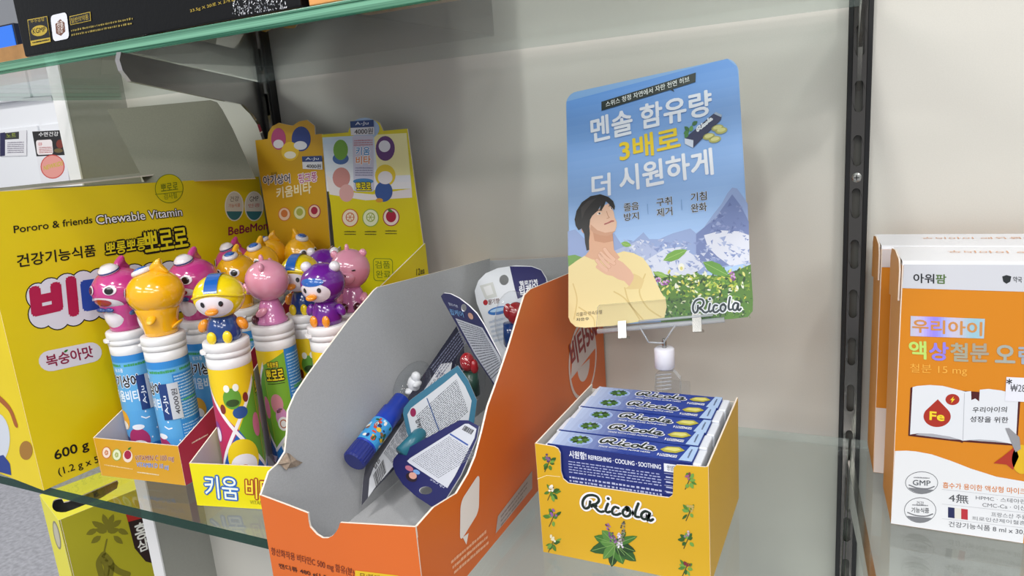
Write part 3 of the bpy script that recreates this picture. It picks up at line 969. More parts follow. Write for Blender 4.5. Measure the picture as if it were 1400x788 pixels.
pr.micro((484, 191), (510, 190), (484, 200), 3, '#b87a8a', 4); pr.text('키움', (487, 212), (506, 212), (487, 201), '#3f8fd0', 4, .02, .08, '#eef0f8'); pr.text('비타', (487, 225), (507, 224), (487, 214), '#d9803a', 4, .02, .08, '#eef0f8')
pr.micro((486, 228), (510, 228), (486, 241), 4, '#8a8ab0', 4); pr.text('뽀로로', (488, 260), (508, 260), (487, 250), '#e9d81c', 5, .02, .1, '#203c1c'); pr.ell(497, 248, 14, 4, '#3c7fb8', 3)
for cx, cy, c1, c2, t in ((479, 298, '#c9692c', '#efe0cc', 0), (507, 298, '#9ab03c', '#e6ecc8', 1), (535, 297, '#a01a40', '#f0dfd8', 2)):
    pr.ell(cx, cy, 11.5, 12.5, c1, 3); pr.ell(cx, cy, 10.2, 11.2, c2, 4)
    if t < 2:
        pr.ell(cx, cy - 1, 6, 6.5, c1, 5); pr.ell(cx, cy - 1, 4.8, 5.2, c2, 6)
        for k in range(6):
            a = k * 1.047; pr.line([(cx, cy - 1), (cx + 5.4 * math.cos(a), cy - 1 + 5.8 * math.sin(a))], .0007, c1, 7)
    else:
        pr.ell(cx, cy - 1, 7, 8, '#a8123c', 5); pr.leaf(cx - 5, cy - 11, 9, 4, .5, '#3f7d2c', 6)
    pr.micro((cx - 8, cy + 17), (cx + 8, cy + 17), (cx - 8, cy + 24), 2, '#6a641a', 4)
pr.ring(527, 372, .1, .1, 0, K, K, 1)
pr.rrect((511, 384), (538, 385), (510, 353), '#7d8c1a', 3, .15); pr.rrect((512, 383), (537, 384), (511, 354), '#d9cc06', 4, .15)
pr.text('검품', (514, 367), (534, 367), (513, 357), '#6f7f16', 5, .01); pr.text('완료', (515, 380), (535, 380), (514, 370), '#6f7f16', 5, .01)
pr.build('printed_graphics', o)
sp2 = Plane(pc.o + pc.n * .0012, pc.u, pc.v)
st = sheet('price_sticker', sp2, [(479, 166), (511, 164), (512, 184), (480, 185)], .0003, [mat('sticker_white')] * 3, tB, px=True)
pr = Print(sp2); pr.poly([(479, 166), (511, 164), (511.5, 173.5), (479.5, 175)], '#21407f', 1); pr.text('A-Ju', (486, 172.5), (504, 171.5), (486, 167), '#dfe6f2', 2, .01); pr.text('4000원', (485, 184), (510, 183), (485, 176), '#2b2b38', 2, .01)
pr.build('printed_price', st)

# ------------------------------------------------------------------ tubes and toy figures
white_p = mat('white_plastic', '#e8e8ea', .32, spec=.5)
RT, HT, RLAB = 0.0192, 0.144, 0.0222      # RLAB: radius the sleeve artwork was laid out for


def label_blue():
    pr = Print(None, px=False, base=.00012)
    L = 2 * math.pi * RLAB
    H = .1015
    pr.grid((-L / 2, .002), (L / 2, .002), (L / 2, H), (-L / 2, H), 16, 6, lambda a, b: (0.07 + .05 * b, .33 + .08 * b, .72, 1)[:3], 0)
    pr.poly([(-L / 2, H - .006), (L / 2, H - .006), (L / 2, H), (-L / 2, H)], '#2f86cf', 1)
    for k in range(4):
        x = -L / 2 + k * L / 4
        pr.micro((x + .002, H - .007), (x + .033, H - .007), (x + .002, H - .010), 1, '#3f9a5a', 2, .8, seed=k)
    for x0 in (-.012,):
        pr.text('핑크퐁', (x0, .087), (x0 + .012, .087), (x0, .0905), '#ffffff', 3)
        pr.text('아기상어', (x0 - .010, .0735), (x0 + .026, .0735), (x0 - .010, .084), '#15131a', 4, .03, .06, '#dfe8f4')
        pr.text('키움비타', (x0 - .008, .0605), (x0 + .025, .0605), (x0 - .008, .0705), '#dfeaf6', 4, .03)
    # plain stand-in shapes for the printed animals
    pr.ell(-.014, .043, .0085, .009, '#e3a52a', 3); pr.ell(-.015, .038, .006, .004, '#efe6da', 4)
    pr.ell(.002, .025, .0125, .011, '#a83268', 5); pr.ell(.002, .0195, .0095, .0055, '#e9e4ea', 6); pr.ell(.004, .037, .007, .0025, '#e9edf4', 6)
    pr.ell(-.014, .011, .010, .006, '#a83268', 4); pr.ell(-.020, .016, .02, .012, '#1c3572', 2)
    pr.line([(.010, .046), (.014, .044), (.018, .0445)], .0012, '#e6eef8', 3)
    pr.ell(.020, .013, .012, .008, '#1f6fc0', 2)
    for x, y in ((.017, .026), (.024, .033), (-.028, .03), (.015, .05)):
        pr.ell(x, y, .0009, .0009, '#dfeaf6', 3, n=8)
    pr.poly([(.028, .004), (L / 2 - .006, .004), (L / 2 - .006, .090), (.028, .090)], '#2f86cf', 1)
    pr.micro((.0295, .089), (.062, .089), (.0295, .050), 15, '#b9d6ee', 2, .5, (.02, .07), 4)
    pr.micro((.0295, .047), (.062, .047), (.0295, .012), 14, '#a9cdea', 2, .5, (.02, .07), 5)
    pr.micro((.034, .068), (.055, .068), (.034, .0655), 1, '#4fb06a', 3, .8)
    return pr


def label_yellow():
    pr = Print(None, px=False, base=.00012)
    L = 2 * math.pi * RLAB; H = .1015
    pr.poly([(-L / 2, .002), (L / 2, .002), (L / 2, H), (-L / 2, H)], '#e9c81a', 0)
    # crossing white bands between coloured fields
    c = (0.0, .052)
    pr.poly([(-.034, .086), c, (-.034, .014)], '#b8285a', 1)
    pr.poly([(.024, .088), c, (.024, .016)], '#62a02c', 1)
    pr.poly([(-.034, .014), c, (.024, .016), (.024, .002), (-.034, .002)], '#1f5bab', 1)
    pr.line([(-.034, .090), (.026, .014)], .0032, '#eceaee', 3); pr.line([(-.034, .012), (.026, .092)], .0032, '#eceaee', 3)
    pr.ell(-.002, .078, .009, .0085, '#5f9a34', 4); pr.ell(-.002, .0745, .0065, .003, '#2f4a1c', 5); pr.ell(-.006, .0865, .003, .003, '#eef0e6', 5); pr.ell(.003, .0865, .003, .003, '#eef0e6', 5)
    pr.ell(.004, .066, .0075, .005, '#27508f', 3.5); pr.ell(-.013, .070, .003, .004, '#7a2a24', 4); pr.ell(.0115, .077, .003, .004, '#7a2a24', 4)
    pr.ell(-.026, .050, .006, .009, '#8a3a8c', 4); pr.ell(-.025, .048, .004, .006, '#e6e2ee', 5)
    pr.ell(.020, .052, .005, .010, '#c9708e', 4)
    # plain yellow-and-cream ball stand-in
    pr.ell(.000, .028, .0165, .0165, '#e9cc1c', 5); pr.ell(.000, .022, .0135, .0100, '#eceaf0', 6); pr.ell(.000, .0205, .0042, .0028, '#d89028', 7)
    pr.poly([(-.024, .002), (.020, .002), (.024, .0085), (-.024, .0075)], '#d7c6dc', 7); pr.micro((-.020, .0072), (.018, .0072), (-.020, .0035), 2, '#b0508a', 8)
    # green panel with the yellow lettering, blue panel with small print
    x0 = .0245
    pr.poly([(x0, .002), (x0 + .026, .002), (x0 + .026, H), (x0, H)], '#74a930', 3)
    pr.poly([(x0, H - .012), (x0 + .026, H - .002), (x0 + .026, H), (x0, H)], '#e9c81a', 4)
    pr.poly([(x0, .002), (x0 + .026, .002), (x0 + .026, .036), (x0, .015)], '#2a7ac4', 4); pr.line([(x0, .014), (x0 + .026, .036)], .0028, '#eceaee', 5)
    pr.text('뽀롱뽀롱', (x0 + .006, .0875), (x0 + .018, .0875), (x0 + .006, .092), '#e6d01c', 6, .02, .12, '#2b2410')
    pr.text('뽀로로', (x0 + .003, .0765), (x0 + .022, .0765), (x0 + .003, .0855), '#e6d01c', 6, .02, .12, '#2b2410')
    pr.line([(x0 + .003, .0735), (x0 + .022, .0735)], .0006, '#2b2410', 5)
    pr.ell(x0 + .010, .056, .007, .0085, '#c9848e', 5); pr.ell(x0 + .013, .044, .0065, .0085, '#c98ab4', 5)
    x1 = x0 + .026
    pr.poly([(x1, .002), (x1 + .036, .002), (x1 + .036, H), (x1, H)], '#2f80c8', 3)
    pr.micro((x1 + .002, H - .004), (x1 + .033, H - .004), (x1 + .002, .034), 24, '#a9cdea', 4, .5, (.02, .07), 8)
    pr.micro((x1 + .006, .070), (x1 + .024, .070), (x1 + .006, .066), 1, '#58b060', 5, .8)
    for y, c1 in ((.046, '#b0603a'), (.026, '#7aa04a')):
        pr.ell(x1 - .012, y - .008, .0062, .0062, '#dfe0dc', 6); pr.ell(x1 - .012, y - .008, .0040, .0040, c1, 7)
        pr.ell(x1 - .012, y - .008, .0030, .0030, '#dfe0dc', 8)
    pr.text('키움비타', (-.050, .060), (-.036, .060), (-.050, .074), '#16120e', 5, .02)
    return pr


def make_tube(kind, label, group):
    t = thing('candy_tube', label, 'candy tube', group=group)
    add('body', lathe([(.0172, 0), (RT - .0006, .0008), (RT, .003), (RT, .1205), (RT + .0003, .121), (RT + .0003, .1290), (RT - .0008, .1298), (RT - .0008, .131)], 48), white_p, t, world=False, smooth=True)
    add('lid', lathe([(RT - .0004, .1303), (RT + .0008, .1306), (RT + .0008, .1350), (RT + .0003, .1354), (RT + .0003, .1358), (RT + .0011, .1363), (RT + .0011, .1425), (RT + .0004, .1436), (RT - .001, HT)], 48), white_p, t, world=False, smooth=True)
    tb = bmesh.new()
    n = 9
    for k, (r, z) in enumerate(((RT + .0005, .1340), (RT + .0040, .1343), (RT + .0040, .1358), (RT + .0005, .1372))):
        for i in range(n):
            a = math.radians((-138 if kind == 'blue' else -172) - 22 + 44 * i / (n - 1)); rr = r if 0 < i < n - 1 else RT + .001
            tb.verts.new((rr * math.cos(a), rr * math.sin(a), z))
    tb.verts.ensure_lookup_table()
    for k in range(3):
        for i in range(n - 1):
            tb.faces.new((tb.verts[k * n + i], tb.verts[k * n + i + 1], tb.verts[(k + 1) * n + i + 1], tb.verts[(k + 1) * n + i]))
    add('lid_tab', tb, white_p, t, world=False)
    (label_blue() if kind == 'blue' else label_yellow()).build('printed_sleeve', t, INK, bend=RT)
    if kind == 'blue':
        # vertical price sticker, lettering turned upright along the tube
        for nm, dx in (('price_sticker', 0),):
            q = Print(None, px=False, base=.0009)
            q.poly([(.012, .052), (.021, .052), (.021, .083), (.012, .083)], '#1d3b78', 0)
            q.poly([(.021, .052), (.032, .052), (.032, .083), (.021, .083)], '#c3c9d4', 0)
            q.text('A-Ju', (.0195, .057), (.0195, .073), (.0145, .057), '#dfe6f2', 2, .02)
            q.text('4000원', (.0300, .056), (.0300, .078), (.0245, .056), '#33343c', 2, .01)
            q.build(nm, t, INK, bend=RT)
    return t


def place(src, first, x, y, z, rz, label, group, name=None, lean=(0, 0), sc=(1, 1)):
    o = src if first else copy_tree(src)
    o.matrix_world = Matrix.Translation((x, y, z)) @ Matrix.Rotation(lean[0], 4, 'X') @ Matrix.Rotation(lean[1], 4, 'Y') @ Matrix.Rotation(rz, 4, 'Z') @ Matrix.Diagonal((sc[0], sc[0], sc[1], 1))
    o['label'] = label
    if group: o['group'] = group
    return o


ZT = 1.0820
blue = make_tube('blue', 'x', 'blue sleeve tubes in the mustard tray')
GTA, GTB = 'blue sleeve tubes in the mustard tray', 'yellow sleeve tubes in the lemon tray'
for i, (x, y, r, lb) in enumerate([
        (-.6718, .4655, 20, 'blue tube with a vertical price sticker, front left in the mustard tray'),
        (-.6120, .4590, -16, 'blue tube with a price sticker and small print, front right in the mustard tray'),
        (-.6243, .5145, 38, 'blue tube in the second row of the mustard tray, under a pink fish'),
        (-.6100, .5600, 80, 'blue tube in the third row of the mustard tray, under a yellow fish'),
        (-.6185, .6040, 80, 'blue tube in the fourth row of the mustard tray, behind the pink bear'),
        (-.6640, .6080, 80, 'blue tube at the far left of the mustard tray, under a pink fish'),
        (-.6425, .6460, 80, 'blue tube in the back row of the mustard tray beside the corner one'),
        (-.6010, .6530, 200, 'blue tube in the far right corner of the mustard tray, under a shaded fish')]):
    place(blue, i == 0, x, y, ZT, math.radians(r), lb, GTA)
yelt = make_tube('yellow', 'x', GTB)
T4 = (-.5235, .4530, ZT + .0020)
T4L = (.0, .020)
for i, (x, y, r, lb, ln) in enumerate([
        (T4[0], T4[1], 46, 'yellow sleeved tube under the front figure, nearest the lemon tray front', T4L),
        (-.5215, .5125, -66, 'tube with green panel lettering and blue small print under the pink bear figure', (0, 0)),
        (-.5160, .5548, 36, 'yellow sleeved tube behind the pink bear tube, under a capped chick', (0, 0)),
        (-.4595, .5220, 46, 'yellow sleeved tube beside the grey carton wall, under the purple chick', (0, 0)),
        (-.4645, .5705, 40, 'yellow sleeved tube at the back under the pink bear with closed eyes', (0, 0)),
        (-.5205, .5980, 40, 'yellow sleeved tube behind the capped chick tube, almost wholly hidden', (0, 0))]):
    place(yelt, i == 0, x, y, T4[2] if ln[1] else ZT, math.radians(r), lb, GTB, lean=ln)


def gloss(n, c, r=.16):
    return mat(n, c, r, spec=.6, coat=.6)


pinkm = gloss('pink_toy_plastic', '#c23a86'); pinkw = gloss('white_toy_plastic', '#e6dfe6'); yelm = gloss('yellow_toy_plastic', '#f0b010')
blum = gloss('blue_toy_plastic', '#1e5fb5'); navym = gloss('navy_toy_plastic', '#173f82'); redm = gloss('red_toy_paint', '#a3141e')
lemm = gloss('lemon_toy_plastic', '#efd216'); orm = gloss('orange_toy_plastic', '#e8901c'); rosem = gloss('rose_toy_plastic', '#dd95ac'); mauvem = gloss('mauve_toy_plastic', '#c678ab')
purm = gloss('purple_toy_plastic', '#6a2090'); darkm = gloss('dark_toy_paint', '#141015'); maroon = gloss('maroon_toy_paint', '#4a1420')


def fin(pts, t, y0=0.0):
    """rounded fin: outline in (y, z), thickness t along x, swollen in the middle"""
    P = spline(pts + [pts[0]], 5)[:-1]
    cx = sum(p[0] for p in P) / len(P); cz = sum(p[1] for p in P) / len(P)
    v, f = [], []
    n = len(P)
    for s_, k in ((-.5, .78), (-.25, .96), (0, 1), (.25, .96), (.5, .78)):
        for p in P:
            v.append((s_ * t, cx + (p[0] - cx) * k, cz + (p[1] - cz) * k))
    for a in range(4):
        for i in range(n):
            j = (i + 1) % n
            f.append((a * n + i, (a + 1) * n + i, (a + 1) * n + j, a * n + j))
    f.append(tuple(range(n))); f.append(tuple(4 * n + i for i in range(n))[::-1])
    return v, f


def patch(c, r, th0, th1, ph0, ph1, lift=1.02, n=14, round_=True):
    """a painted patch standing 2% proud of an ellipsoid head; angles in degrees, ph 0 = front (-y), th = elevation"""
    v, f = [], []
    tc, pc = (th0 + th1) / 2, (ph0 + ph1) / 2; tr, pr_ = (th1 - th0) / 2, (ph1 - ph0) / 2
    rings = 6
    def P(a, b):
        t, p = math.radians(a), math.radians(b)
        return (c[0] + r[0] * lift * math.cos(t) * math.sin(p), c[1] - r[1] * lift * math.cos(t) * math.cos(p), c[2] + r[2] * lift * math.sin(t))
    v.append(P(tc, pc))
    m = 28
    for k in range(1, rings + 1):
        for i in range(m):
            a = 2 * math.pi * i / m
            v.append(P(tc + tr * k / rings * math.sin(a), pc + pr_ * k / rings * math.cos(a)))
    for i in range(m):
        f.append((0, 1 + i, 1 + (i + 1) % m))
    for k in range(rings - 1):
        for i in range(m):
            j = (i + 1) % m
            f.append((1 + k * m + i, 1 + (k + 1) * m + i, 1 + (k + 1) * m + j, 1 + k * m + j))
    return v, f


def head(c, r, squash=.0):
    return ellipsoid(c, r, n=40, m=26)


def make_fish(label, bodym, capm, capring, group):
    t = thing('toy_figure', label, 'toy', group=group)
    A = dict(world=False, smooth=True)
    add('body', lathe([(.0132, 0), (.0146, .001), (.0150, .006), (.0160, .014), (.0178, .022), (.0198, .030), (.016, .038)], 36), bodym, t, **A)
    hd = add('head', join(head((0, .001, .0440), (.0245, .0252, .0235)), fin([(-.003, .066), (.003, .0745), (.0105, .0790), (.0115, .0720), (.016, .063)], .0065)), bodym, t, **A)
    add('belly', ellipsoid((0, -.0068, .0175), (.0122, .0122, .0165), n=28, m=18), pinkw, t, **A)
    add('chin', patch((0, .001, .0440), (.0245, .0252, .0235), -66, -8, -50, 50, 1.02), pinkw, hd, **A)
    add('mouth', patch((0, .001, .0440), (.0245, .0252, .0235), -34, -12, -25, 25, 1.04), redm, hd, **A)
    for s in (-1, 1):
        e = add('eye', patch((0, .001, .0440), (.0245, .0252, .0235), -2, 22, s * 27 - 14, s * 27 + 14, 1.035), pinkw, hd, **A)
        add('fin', ellipsoid((s * .0185, .001, .0200), (.0075, .0045, .0030), Matrix.Rotation(s * .6, 3, 'Y'), 16, 10), bodym, t, **A)
        add('pupil', patch((0, .001, .0440), (.0245, .0252, .0235), 0, 18, s * 26 - 9, s * 26 + 9, 1.05), darkm, hd, **A)
    add('bow', join(ellipsoid((-.0050, -.0205, .0262), (.0052, .0022, .0026), None, 16, 10), ellipsoid((.0050, -.0205, .0262), (.0052, .0022, .0026), None, 16, 10), ellipsoid((0, -.0212, .0262), (.0018, .0022, .0020), None, 12, 8)), navym, t, **A)
    add('tail', ellipsoid((0, .0150, .0085), (.0085, .0070, .0022), Matrix.Rotation(.7, 3, 'X'), 16, 10), bodym, t, **A)
    R = Matrix.Rotation(-.42, 4, 'X')
    cp_ = add('cap', (lambda q: ([Matrix.Translation((0, -.0075, .0660)) @ Matrix.Rotation(.33, 4, 'X') @ Vector(p) for p in q[0]], q[1]))(lathe([(.0001, .0068 if capring else .0045), (.005, .0064 if capring else .0042), (.0088, .003), (.0096, .0012), (.0096, -.001), (.006, -.002)], 30)), pinkw, t, **A)
    if capring is False:
        add('cap_button', (lambda q: ([Matrix.Translation((0, -.0075, .0660)) @ Matrix.Rotation(.33, 4, 'X') @ Vector(p) for p in q[0]], q[1]))(lathe([(.0001, .0056), (.004, .0054), (.0066, .0040), (.0062, .0032)], 26)), blum, cp_, **A)
    else:
        add('cap_band', (lambda q: ([Matrix.Translation((0, -.0075, .0660)) @ Matrix.Rotation(.33, 4, 'X') @ Vector(p) for p in q[0]], q[1]))(lathe([(.0097, .0014), (.0100, .0006), (.0097, -.0002)], 30, close=False)), navym, cp_, **A)
    return t


def make_chick(label, capm, bodym, earm, group, stripe=True):
    t = thing('toy_figure', label, 'toy', group=group)
    A = dict(world=False, smooth=True)
    C_, R_ = (0, .001, .0455), (.0240, .0250, .0225)
    add('body', lathe([(.0140, 0), (.0158, .001), (.0165, .006), (.0158, .014), (.0130, .022), (.0085, .028)], 36), bodym, t, **A)
    hd = add('head', head(C_, R_), capm, t, **A)
    add('face', patch(C_, R_, -52, 12, -48, 48, 1.03), pinkw, hd, **A)
    if stripe:
        v, f = [], []
        for k in range(19):
            a = math.radians(18 + 100 * k / 18)
            for s in (-1, 1):
                w = .0062
                v.append((s * w, C_[1] - R_[1] * 1.035 * math.cos(a), C_[2] + R_[2] * 1.035 * math.sin(a)))
        for k in range(18):
            f.append((2 * k, 2 * k + 1, 2 * k + 3, 2 * k + 2))
        add('stripe', (v, f), blum, hd, **A)
        br = [(0, 0)]
        add('brim', (lambda pts: tube(pts, .0012, 8))([(R_[0] * 1.02 * math.cos(b) , C_[1] - R_[1] * 1.02 * math.sin(b) * 1.0, C_[2] + .0035 - .004 * math.cos(2 * b)) for b in [math.radians(i * 15) for i in range(25)]]), capm, hd, **A)
    else:
        add('fringe', patch(C_, R_, 4, 26, -34, 34, 1.045), blum, hd, **A)
        for s in (-1, 1):
            add('ear', ellipsoid((s * .0175, 0, .0640), (.0062, .0058, .0060), n=20, m=14), pinkw, hd, **A)
    for s in (-1, 1):
        add('eye', patch(C_, R_, -14, 0, s * 20 - 5, s * 20 + 5, 1.05), darkm, hd, **A)
        add('arm', ellipsoid((s * .0185, -.001, .0155), (.0050, .0050, .0075), Matrix.Rotation(-s * .5, 3, 'Y'), 18, 12), orm if stripe else bodym, t, **A)
        add('foot', ellipsoid((s * .0075, -.0165, .0060), (.0046, .0032, .0066), None, 18, 12), lemm if stripe else orm, t, **A)
    add('beak', ellipsoid((0, -.0262, .0355), (.0062, .0060, .0034), Matrix.Rotation(.15, 3, 'X'), 18, 12), orm, hd, **A)
    return t


def make_bear(label, group):
    t = thing('toy_figure', label, 'toy', group=group)
    A = dict(world=False, smooth=True)
    C_, R_ = (0, .001, .0470), (.0230, .0235, .0225)
    add('body', lathe([(.0150, 0), (.0170, .001), (.0172, .004), (.0150, .006), (.0138, .014), (.0110, .022), (.0085, .028)], 36), mauvem, t, **A)
    hd = add('head', head(C_, R_), rosem, t, **A)
    add('muzzle', ellipsoid((0, -.0190, .0405), (.0105, .0080, .0075), None, 22, 14), rosem, hd, **A)
    add('nose', ellipsoid((0, -.0268, .0440), (.0025, .0015, .0018), None, 12, 8), maroon, hd, **A)
    add('tuft', ellipsoid((0, -.002, .0712), (.0026, .0026, .0045), None, 14, 10), rosem, hd, **A)
    for s in (-1, 1):
        add('ear', ellipsoid((s * .0170, .002, .0640), (.0045, .0030, .0045), None, 18, 12), rosem, hd, **A)
        add('closed_eye', patch(C_, R_, 2, 6, s * 26 - 6, s * 26 + 6, 1.03), darkm, hd, **A)
        add('arm', ellipsoid((s * .0140, -.0060, .0150), (.0045, .0075, .0042), Matrix.Rotation(.5, 3, 'X'), 16, 12), rosem, t, **A)
        add('foot', ellipsoid((s * .0080, -.0160, .0058), (.0050, .0040, .0056), None, 16, 12), maroon, t, **A)
    return t


ZL = ZT + HT
GA, GB = 'toy figures on the mustard tray tubes', 'toy figures on the lemon tray tubes'
SF, SCK, SB = (1.04, .93), (.92, .88), (.88, .90)
pf_ = make_fish('x', pinkm, pinkw, True, GA)
place(pf_, True, -.6718, .4655, ZL, math.radians(8), 'glossy pink fish figure with a white belly, leftmost of the toy figures', GA, sc=SF)
place(pf_, False, -.6243, .5145, ZL, math.radians(8), 'glossy pink fish figure in the middle, behind the front yellow one', GA, sc=(1.0, .93))
place(pf_, False, -.6640, .6080, ZL, math.radians(-6), 'pink fish figure farthest back beside the large yellow carton', GA, sc=(.84, .86))
yf_ = make_fish('x', yelm, blum, False, GA)
place(yf_, True, -.6120, .4590, ZL, math.radians(-62), 'yellow fish figure seen from behind at the front of the mustard tray', GA, sc=SF)
place(yf_, False, -.6100, .5600, ZL, math.radians(14), 'yellow fish figure with a blue button, right of the middle pink fish', GA, sc=(.85, .86))
place(yf_, False, -.6185, .6040, ZL, math.radians(10), 'yellow fish figure behind the back of the pink bear figure', GA, sc=(.84, .88))
place(yf_, False, -.6425, .6460, ZL, math.radians(-50), 'yellow fish figure turned away in the back row of the mustard tray', GA, sc=(.80, .88))
place(yf_, False, -.6010, .6530, ZL, math.radians(78), 'yellow fish figure farthest right at the back, in the shade of the ochre card', GA, sc=(.78, .9))
ck = make_chick('x', lemm, navym, None, GB)
tv = Matrix.Translation(T4) @ Matrix.Rotation(T4L[0], 4, 'X') @ Matrix.Rotation(T4L[1], 4, 'Y') @ Vector((0, 0, HT))
place(ck, True, tv.x, tv.y, tv.z, math.radians(30), 'toy chick in a yellow cap with a blue stripe, front of the lemon tray', GB, lean=T4L, sc=SCK)
place(ck, False, -.5160, .5548, ZL, math.radians(14), 'toy chick in a yellow cap half hidden behind the pink bear figure', GB, sc=(.84, .88))
br = make_bear('x', GB)
place(br, True, -.5215, .5135, ZL, math.radians(-62), 'pink bear figure seen from behind, right of the capped chick', GB, sc=SB)
place(br, False, -.4645, .5705, ZL, math.radians(22), 'pink bear figure with closed eyes at the right end of the back row', GB, sc=(.86, .90))
pk = make_chick('x', purm, purm, None, GB, stripe=False)
place(pk, True, -.4595, .5220, ZL, math.radians(10), 'purple hooded toy chick with white ear puffs and a yellow beak', GB, sc=(.86, .86))
place(pk, False, -.5205, .5980, ZL, math.radians(10), 'second purple hooded toy chick, mostly hidden behind the first', GB, sc=(.80, .84))

# ------------------------------------------------------------------ orange carton
orr = mat('orange_board', '#d0641e', .4, vary=.03, scale=9)
gin = mat('grey_carton_inside', '#b9babc', .85, vary=.06, scale=900)
XA, XB, YA, YE, ZB = -.3866, -.2535, .3423, .7215, 1.0804
oc = thing('orange_carton', 'open orange carton with a grey inside holding lip balm cards', 'box', ((XA + XB) / 2, .5, ZB))
fp = Plane((XA, YA, ZB), (1, 0, 0), (0, 0, 1)); W = XB - XA
M3 = [orr, gin, rimw]
front = sheet('front_panel', fp, [(0, 0), (W, 0), fp.px(568, 721), fp.px(465, 715), fp.px(463, 722), fp.px(460, 727), fp.px(456, 732), fp.px(449, 736), fp.px(441, 736), fp.px(433, 731), fp.px(424, 721), fp.px(422, 712), fp.px(421, 702), fp.px(390, 690), fp.px(355, 677)], .0014, M3, oc)
rp = Plane((XB, YA, ZB), (0, 1, 0), (0, 0, 1)); D = YE - YA
rim_r = [(569, 721), (593, 694), (624, 675), (640, 648), (650, 624), (659, 590), (667, 556), (680, 520), (695, 476), (705, 443), (712, 420), (717, 404), (725, 396), (778, 374)]
right = sheet('right_panel', rp, [(0, 0), (D, 0), (D, .172)] + [rp.px(*p) for p in rim_r[::-1]], .0014, M3, oc)
lp = Plane((XA, YE, ZB), (0, -1, 0), (0, 0, 1))
rim_l = [(667, 354), (640, 361), (590, 374), (515, 393), (510, 397), (475, 438), (442, 482), (420, 512), (402, 539), (392, 562), (391, 590), (388, 618), (378, 634), (366, 645), (355, 677)]
pts = [lp.px(*p) for p in rim_l]; pts[0] = (0, pts[0][1])
left = sheet('left_panel', lp, [(D, 0), (0, 0)] + pts, .0014, M3, oc)
bp = Plane((XB, YE, ZB), (-1, 0, 0), (0, 0, 1))
sheet('back_panel', bp, [(0, 0), (W, 0), (W, .1665), (W * .6, .169), (W * .3, .172), (0, .172)], .0014, M3, oc)
add('bottom', box((XA + .0015, YA + .0015, ZB), (XB - .0015, YE - .0015, ZB + .0014)), gin, oc)
# torn perforation tab on the left rim
tornm = mat('torn_board', '#a79584', .9, vary=.2, scale=400)
tn = bmesh.new()
tp_ = Plane(lp.o - lp.n * -.0016, lp.u, lp.v)
q = [(372, 634), (380, 628), (384, 618), (392, 620), (398, 628), (410, 632), (398, 637), (390, 640), (384, 642), (380, 636)]
V = [tn.verts.new(tp_.pt(*tp_.px(*p), h=(-.003 if i % 2 else -.0055))) for i, p in enumerate(q)]
c0 = tn.verts.new(tp_.pt(*tp_.px(388, 631), h=-.007))
for i in range(len(V)):
    tn.faces.new((V[i], V[(i + 1) % len(V)], c0))
add('torn_tab', tn, tornm, oc)

pr = Print(fp)
dk = '#6a2410'
pr.text('항산화작용 비타민C 500 mg 함유(분)', (372, 760), (485, 790), (371, 748), dk, 3, .006)
pr.text('캔디류 480 g(1.5', (383, 778), (448, 794), (381, 770), '#3a1208', 3, .02)
pr.poly([(486, 780), (545, 787), (545, 800), (486, 800)], '#d8b41c', 1); pr.text('무/블렌딩', (492, 792), (528, 797), (492, 783), '#7a5a10', 3, .01)
pr.build('printed_graphics', front)
pr = Print(rp)
pr.rrect((628, 742), (654, 700), (629, 686), '#e7e2e0', 2, .18); pr.poly([(632, 735), (640, 729), (637, 745)], '#e7e2e0', 2)
pr.poly([(680, 706), (727, 644), (727, 668), (677, 730)], '#a9a19f', 2)
pr.micro((684, 704), (722, 655), (684, 722), 3, '#7a706e', 3, .4, (.05, .12), cut=.3)
for k in range(3):
    pr.micro((616 + k * 2, 766 + k * 7), (664 + k * 2, 724 + k * 7), (616 + k * 2, 772 + k * 7), 1, '#e9b08c', 2, .8, (.03, .08), k)
# round mark with the lettering
uc, vc = rp.px(797, 492)
a = rp.px(797, 545)[1]
RV = abs(a - vc) * 1.0; 
def cir(r, s0=0, s1=360, dy=0, rx=None, n=40):
    return [(uc + (rx or r) * math.cos(math.radians(s0 + (s1 - s0) * k / n)), vc + dy + r * math.sin(math.radians(s0 + (s1 - s0) * k / n))) for k in range(n + 1)]
pq = Print(rp, px=False); pq.px = False
R1 = RV
pq.raw(cir(R1 * 1.03), [tuple(range(41))], '#d9c9c4', 2); pq.raw(cir(R1 * .93), [tuple(range(41))], '#d9641c', 3)
pq.raw([(uc - R1 * .95, vc - .2 * R1), (uc - R1 * .55, vc + .75 * R1), (uc + R1 * .1, vc + R1 * .95), (uc + R1 * .93, vc + R1 * .35), (uc + R1 * .97, vc + R1 * .02)], [(0, 1, 2, 3, 4)], '#cfc3c2', 4)
pq.raw(cir(R1 * .45, 180, 360, dy=-.12 * R1), [tuple(range(41))], '#cfc3c2', 4)
pr2 = Print(rp)
pr2.text('비타500', (782, 505), (817, 457), (777, 470), '#8c1c22', 8, .03)
pr.v += pq.v; off = len(pr.v) - len(pq.v); pr.f += [tuple(i + off for i in f) for f in pq.f]; pr.c += pq.c; pr.h += pq.h
off = len(pr.v); pr.v += pr2.v; pr.f += [tuple(i + off for i in f) for f in pr2.f]; pr.c += pr2.c; pr.h += pr2.h
pr.build('printed_graphics', right)

# ------------------------------------------------------------------ hanging cards in the orange carton
cw = mat('card_edge_white', '#e6e6ea', .5); navyc = mat('navy_card', '#24265c', .35); whc = mat('white_coated_card', '#dfe2e8', .35); tealc = mat('teal_card', '#39708a', .35); dkc = mat('dark_navy_card', '#16172e', .35)
bubble = clear('blister_plastic', (.96, .97, .98), 1.35, .03)
GC = 'lip balm cards in the orange carton'

